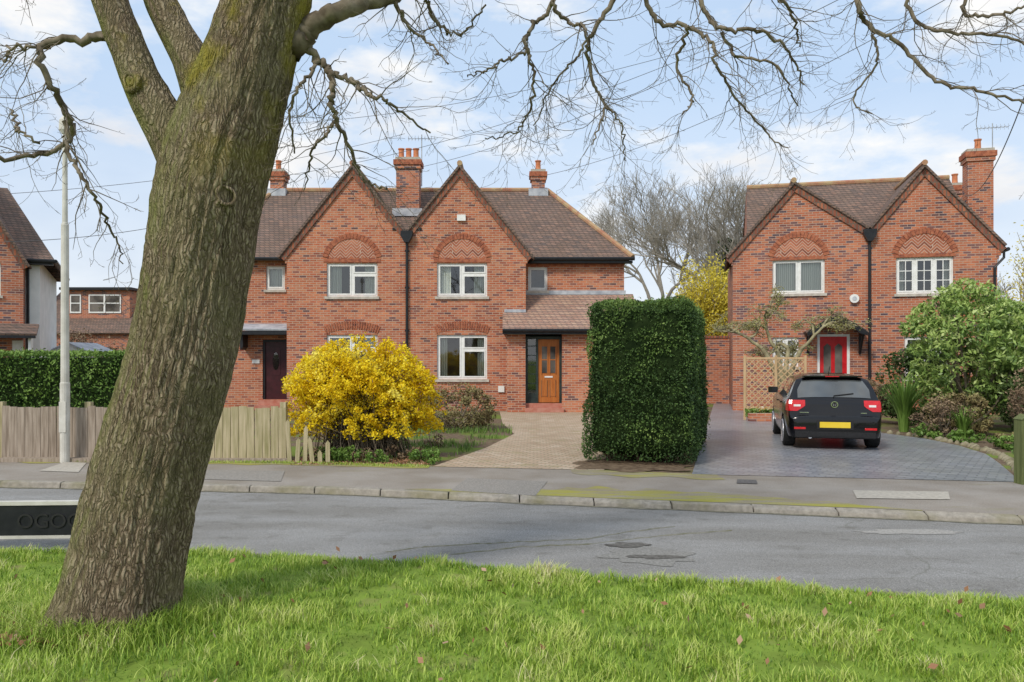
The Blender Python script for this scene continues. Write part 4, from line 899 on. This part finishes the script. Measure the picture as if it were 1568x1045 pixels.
def clump(name,loc,rx,ry,rz,nc,cr,npc,leaf,mat,zc=None,parent=None,up=.2,stem=None,shell=.75,low=-1.0,asp=.55):
    e=empty(name,loc) if parent is None else parent
    d=unit(nc*3); d=d[d[:,2]>low][:nc]; rad=rng.uniform(shell,1,len(d))**.6; C=d*np.array([rx,ry,rz])*rad[:,None]; zc=rz if zc is None else zc; C[:,2]+=zc
    C[:,2]=np.maximum(C[:,2],cr*.4)
    P=[];Sh=[]
    for c_ in C:
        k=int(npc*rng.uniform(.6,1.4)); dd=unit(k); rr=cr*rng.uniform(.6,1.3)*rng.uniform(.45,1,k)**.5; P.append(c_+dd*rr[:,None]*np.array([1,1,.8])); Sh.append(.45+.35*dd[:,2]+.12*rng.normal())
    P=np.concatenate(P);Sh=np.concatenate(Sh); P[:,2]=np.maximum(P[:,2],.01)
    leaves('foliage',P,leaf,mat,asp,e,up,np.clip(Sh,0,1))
    if stem:
        t=TB()
        for c_ in C[::max(1,len(C)//stem)]:
            b0=np.array([rng.normal()*.08,rng.normal()*.08,0]); m_=c_*.5+b0*.5+rng.normal(size=3)*.08*rx
            S_=spline([b0,m_,c_],8); t.add(S_,np.linspace(.03,.008,8)*max(.6,rx),5)
        t.obj('stems',[M_twig],e)
    return e
clump('ivy',(13.4,49.6,0),.5,.5,2.4,26,.4,130,.10,M_ivy,zc=7.0)
M_willow=leafmat('willow_leaf',[(0,(.42,.36,.05)),(.5,(.68,.57,.06)),(1,(.82,.72,.15))],.7,.2,.3,1)
def willow(name,loc,h,r,n=170,k=120,sz=.06):
    e=empty(name,loc); t=TB(); P=[]
    for i in range(n):
        az=rng.uniform(0,2*math.pi); rr=r*rng.uniform(.15,1)**.6; tp=np.array([math.cos(az)*rr,math.sin(az)*rr,h*math.sqrt(max(.05,1-(rr/r*.8)**2))*rng.uniform(.6,1)])
        S_=spline([np.array([0,0,.2]),tp*.5+rng.normal(size=3)*.15*r+np.array([0,0,.1*h]),tp],12); t.add(S_,np.linspace(.04,.010,12),3)
        tt=rng.uniform(.25,1,k)*11; ii=np.minimum(tt.astype(int),10); fr=(tt-ii)[:,None]; P.append(S_[ii]*(1-fr)+S_[ii+1]*fr+rng.normal(size=(k,3))*np.array([.2,.2,.28]))
    leaves('foliage',np.concatenate(P),sz,M_willow,.5,e); t.obj('branches',[M_btw],e)
willow('willow_tree',(9.0,37,0),6.9,1.75,210,190,.065); willow('willow_tree',(10.8,38,0),6.2,1.7,120,150,.06)
M_darkev=leafmat('evergreen',[(0,(.025,.045,.012)),(.5,(.065,.105,.03)),(1,(.14,.20,.07))],.6,.2,0,1)
clump('evergreen_shrub',(11.5,44,0),5,2,1.6,120,.6,100,.09,M_darkev,zc=1.0)
M_brown=leafmat('brown_twiggy',[(0,(.09,.06,.04)),(.5,(.22,.155,.10)),(1,(.36,.27,.17))],.8,.1,0,1)
clump('bare_shrub',(-20.5,36,0),4.0,1.5,1.8,110,.5,130,.05,M_brown,zc=1.1)
bgtree('bare_tree',(26,46,0),11,.8,M_btw,5,21,.22)
willow('willow_tree',(22.6,33,0),8.6,2.2,150,90)
# =========================== forsythia
M_fors=leafmat('forsythia_flower',[(0,(.62,.40,.006)),(.4,(.84,.62,.012)),(.75,(.91,.74,.035)),(1,(.94,.84,.18))],.6,.2,.30,2)
FO=empty('forsythia_bush',(-2.62,13.95,0)); t=TB(); P=[]
for i in range(680):
    b0=np.array([rng.normal()*.36,rng.normal()*.24,0]); az=rng.uniform(0,2*math.pi); rad=rng.uniform(.1,1.0)**.6
    top=np.array([math.cos(az)*rad*1.26,math.sin(az)*rad*.95,2.0*math.sqrt(max(0,1-(rad*.80)**2))*rng.uniform(.78,1.06)])
    if rng.uniform()<.45: top[2]*=rng.uniform(.35,.9)
    mid=b0*.5+top*.5+np.array([-top[0]*.12,-top[1]*.12,.25*top[2]*.4])+rng.normal(size=3)*.05
    end=top+np.array([math.cos(az)*.12,math.sin(az)*.12,-.06])*rng.uniform(.0,2.0)
    S_=spline([b0,mid,top,end],14); t.add(S_,np.linspace(.009,.003,14),3)
    k=rng.integers(75,120); tt=rng.uniform(.30,1,k)**.75*13; ii=np.minimum(tt.astype(int),12); fr=(tt-ii)[:,None]
    q=S_[ii]*(1-fr)+S_[ii+1]*fr+rng.normal(size=(k,3))*.030; P.append(q)
P=np.concatenate(P); nl=np.array([noise.noise(Vector(p)*3) for p in P]); kp=(nl+.75*(P[:,2]-.28)>-.22)&(P[:,2]>.12); P=P[kp]; nl=nl[kp]
leaves('flowers',P,.022,M_fors,.75,FO,0,np.clip(.5+.7*nl+.2*(P[:,2]-1),0,1)); t.obj('stems',[M_twig],FO)
# bed plants
M_green=leafmat('bed_leaf',[(0,(.05,.10,.015)),(.5,(.14,.25,.045)),(1,(.28,.42,.10))],.5,.3,.2,2)
M_red2=leafmat('reddish_shrub',[(0,(.12,.075,.04)),(.5,(.21,.17,.075)),(1,(.32,.30,.12))],.6,.2,0,2)
clump('garden_shrub',(-1.35,19.2,0),.9,.8,.5,60,.2,110,.03,M_red2,stem=20)
for i in range(22):
    x=rng.uniform(-3.4,-1.3); y=rng.uniform(12.95,13.6) if i%2 else rng.uniform(14,17)
    clump('bedding_plant',(x,y,0),rng.uniform(.12,.35),.2,.1,8,.08,50,.025,M_green if i%3 else M_brown)
n=7000; X=rng.uniform(-3.6,-.0,n);Y=13.0+rng.uniform(0,7,n); nn=np.array([noise.noise(Vector((x,y,5))) for x,y in zip(X,Y)]); k=(nn>-.05)&(X<-1.3+np.minimum((Y-12.6)*.24,1.3))
blades('garden_grass',X[k],Y[k],np.zeros(k.sum()),rng.uniform(.05,.16,k.sum()),np.full(k.sum(),.006),M_green)
n=6000; X=rng.uniform(-8.5,-1.3,n); Y=B(X)+rng.uniform(-.16,.05,n)
blades('weeds',X,Y,np.zeros(n),rng.uniform(.01,.05,n),np.full(n,.004),M_blade,.9,rng.uniform(.4,1,n))
leaves('leaf_litter',np.stack([rng.uniform(-3.6,-1.3,1600),rng.uniform(12.75,14.2,1600),np.full(1600,.015)],1),.025,M_leafb,.6)
# =========================== right garden
M_rhod=leafmat('rhododendron_leaf',[(0,(.07,.12,.03)),(.35,(.19,.30,.07)),(.7,(.40,.52,.14)),(1,(.62,.68,.30))],.4,.4,.2,1.2)
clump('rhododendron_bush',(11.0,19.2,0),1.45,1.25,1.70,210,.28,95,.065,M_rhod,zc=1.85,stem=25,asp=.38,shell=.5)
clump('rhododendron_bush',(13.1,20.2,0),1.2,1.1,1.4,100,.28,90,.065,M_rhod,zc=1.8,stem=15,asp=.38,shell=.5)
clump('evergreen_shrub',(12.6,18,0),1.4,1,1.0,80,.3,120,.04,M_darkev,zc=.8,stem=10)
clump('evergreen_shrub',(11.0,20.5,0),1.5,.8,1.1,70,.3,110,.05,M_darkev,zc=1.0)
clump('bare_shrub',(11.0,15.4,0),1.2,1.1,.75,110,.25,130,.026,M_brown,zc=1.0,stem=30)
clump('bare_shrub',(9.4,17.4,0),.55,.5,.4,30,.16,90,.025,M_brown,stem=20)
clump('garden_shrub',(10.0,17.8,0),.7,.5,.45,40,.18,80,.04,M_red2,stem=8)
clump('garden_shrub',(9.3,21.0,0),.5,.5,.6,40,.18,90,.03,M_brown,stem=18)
clump('garden_shrub',(12.3,13.8,0),1.2,1.0,.8,60,.22,110,.03,M_brown,stem=15)
for (x,y) in ((9.3,16.3),(9.6,15.4),(9.0,17.2),(10.2,14.6),(9.7,13.9),(9.2,14.9),(8.9,13.6)): clump('bedding_plant',(x,y,0),.3,.22,.13,12,.09,60,.035,M_green if y!=15.4 else M_red2)
def phorm(loc,n,l0,l1):
    an=rng.uniform(0,2*math.pi,n); PH=empty('phormium_plant',loc); V=[];Fc=[]
    for i in range(n):
        L_=rng.uniform(l0,l1); le=rng.uniform(.15,.75); d=np.array([math.cos(an[i]),math.sin(an[i]),0]); p=np.array([-d[1],d[0],0])*.028; b0=d*rng.uniform(0,.1)
        for k in range(5):
            q=k/4; c_=b0+d*le*q*q*L_*.7+np.array([0,0,L_*(q-.18*q*q*le*2)]); wv=p*(1-q**2)+p*.03; V+=[c_-wv,c_+wv]
        o_=i*10; Fc+=[(o_+2*k,o_+2*k+1,o_+2*k+3,o_+2*k+2) for k in range(4)]
    npmesh('leaves',V,Fc,[M_green],PH,np.repeat(rng.uniform(.1,.8,n),10))
phorm((9.15,18.6,0),190,1.0,1.65); phorm((9.75,17.2,0),70,.4,.8)
# gnarled spreading magnolia in front of the right house
GT=empty('magnolia_tree',(7.75,22.7,0)); t=TB(); tips=[]
old=rng; rng=np.random.default_rng(11)
def rec(p,d,ln,r,lev):
    n=6;P=[p];D=np.array(d,float)
    for i in range(n):
        D=D+rng.normal(size=3)*.24; D[2]+=(.03 if P[-1][2]<2.6 else -.10); D/=np.linalg.norm(D); P.append(P[-1]+D*ln/n)
    t.add(P,np.linspace(r,max(.006,r*.6),n+1),6 if lev>2 else 4)
    if lev<=1: tips.extend(P[2:])
    if lev==0: return
    for j in range(4 if lev>1 else 3):
        i=rng.integers(3,n+1) if j else n; s_=rng.normal(size=3); s_[2]=abs(s_[2])*.2; s_/=np.linalg.norm(s_); nd=D*.55+s_*1.0; nd/=np.linalg.norm(nd); rec(P[i],nd,ln*rng.uniform(.5,.72),r*.62,lev-1)
for ddx,ddy in ((-1.0,.0),(.75,-.2),(-.2,.5),(.3,.3)):
    P0=spline([(0,0,0),(.08*ddx,.05*ddy,.75),(.30*ddx,.3*ddy,1.45),(.62*ddx,.5*ddy,2.0)],10); t.add(P0,np.linspace(.10,.06,10),7)
    rec(P0[-1],(.8*ddx,.7*ddy,.35),1.0,.055,4)
rng=old
M_gnarl=noisy('gnarled_bark',(.19,.16,.09),(.38,.34,.20),6,.9); t.obj('branches',[M_gnarl],GT)
tp=np.array(tips); tp=tp[rng.integers(0,len(tp),3600)]+rng.normal(size=(3600,3))*.05
leaves('buds',tp,.026,leafmat('bud_leaf',[(0,(.20,.19,.06)),(.5,(.38,.38,.12)),(1,(.54,.54,.24))],.7,.2,.2,2),.5,GT)
# trellis
TR=empty('garden_trellis',(6.45,22.2,0),-th); s=MB(); M_tr=wood('trellis_wood',(.42,.28,.14),(.60,.43,.25))
w_,h0,h1=1.65,.3,1.75
s.box(0,w_,0,.04,h0,h0+.06);s.box(0,w_,0,.04,h1-.06,h1)
for x in (0,w_/2,w_-.06): s.box(x,x+.07,-.01,.05,0,h1+.05)
k=-1.6
while k<w_+.1:
    for sg_ in (1,-1):
        pts=[]
        for q in np.linspace(0,1.45,60):
            x=(k+q) if sg_>0 else (w_-k-q); z=h0+q
            if 0<x<w_ and h0<z<h1: pts.append((x,z))
        if len(pts)>3: beam(s,pts[0],pts[-1],.013,.008 if sg_>0 else .02,.019 if sg_>0 else .031,0,.013)
    k+=.17
s.obj('lattice',[M_tr],TR)
s=MB(); s.box(6.45,8.2,21.6,21.8,0,.22); s.obj('garden_wall',[M_brick])
M_pinkfl=leafmat('bed_flower',[(0,(.5,.25,.05)),(.5,(.7,.5,.2)),(1,(.8,.7,.6))],.6,.2,.2,5)
q=rng.uniform(size=(500,3))*np.array([1.6,.3,.18])+np.array([6.5,21.8,.2]); leaves('flowering_plants',q,.03,M_pinkfl,.7)
leaves('groundcover_plants',rng.uniform(size=(2500,3))*np.array([1.7,.3,.22])+np.array([6.45,21.8,.1]),.035,M_green,.6)
s=MB()
ed=[(7.05,11.15),(7.5,11.9),(7.95,12.8),(8.5,14.1),(8.8,15.5),(8.88,17),(8.5,18.5)]
for i in range(len(ed)-1):
    for q in np.linspace(0,1,6,endpoint=False):
        x=ed[i][0]*(1-q)+ed[i+1][0]*q+.1+rng.uniform(-.04,.04); y=ed[i][1]*(1-q)+ed[i+1][1]*q; r=rng.uniform(.05,.11)
        s.tube([(x,y,-.05),(x,y,.0),(x+.01,y,.045),(x,y,.065)],[r*.9,r,r*.8,r*.3],6)
s.obj('edging_stones',[noisy('mossy_stone',(.16,.14,.08),(.34,.30,.20),6,.9,bs=.3)],smooth=True)
s=MB(); s.tube([(9.0,33,0),(9.0,33,.5)],[.2,.28],12); s.obj('plant_pot',[M_pot])
wt=TB()
def wire(a,b_,sag=.5):
    a=np.array(a);b_=np.array(b_); t_=np.linspace(0,1,24)[:,None]; P=a*(1-t_)+b_*t_; P[:,2]-=sag*4*(t_*(1-t_))[:,0]; wt.add(P,np.full(24,.010),4)
wire(W(636,258,29.5),W(1400,-60,16)); wire(W(838,268,30.5),W(1500,-30,16)); wire(W(1478,300,26),W(1568,150,14)); wire(W(-60,372,24),W(420,300,34)); wire(W(430,270,30),W(1120,60,22)); wire(W(-40,300,30),W(620,205,40)); wire(W(905,340,60),W(1340,150,40)); wire(W(440,190,30),W(1180,40,24))
wt.obj('overhead_wires',[noisy('wire_black',(.10,.10,.10),(.16,.16,.16),4,.8)])
print('done',len(bpy.data.objects))
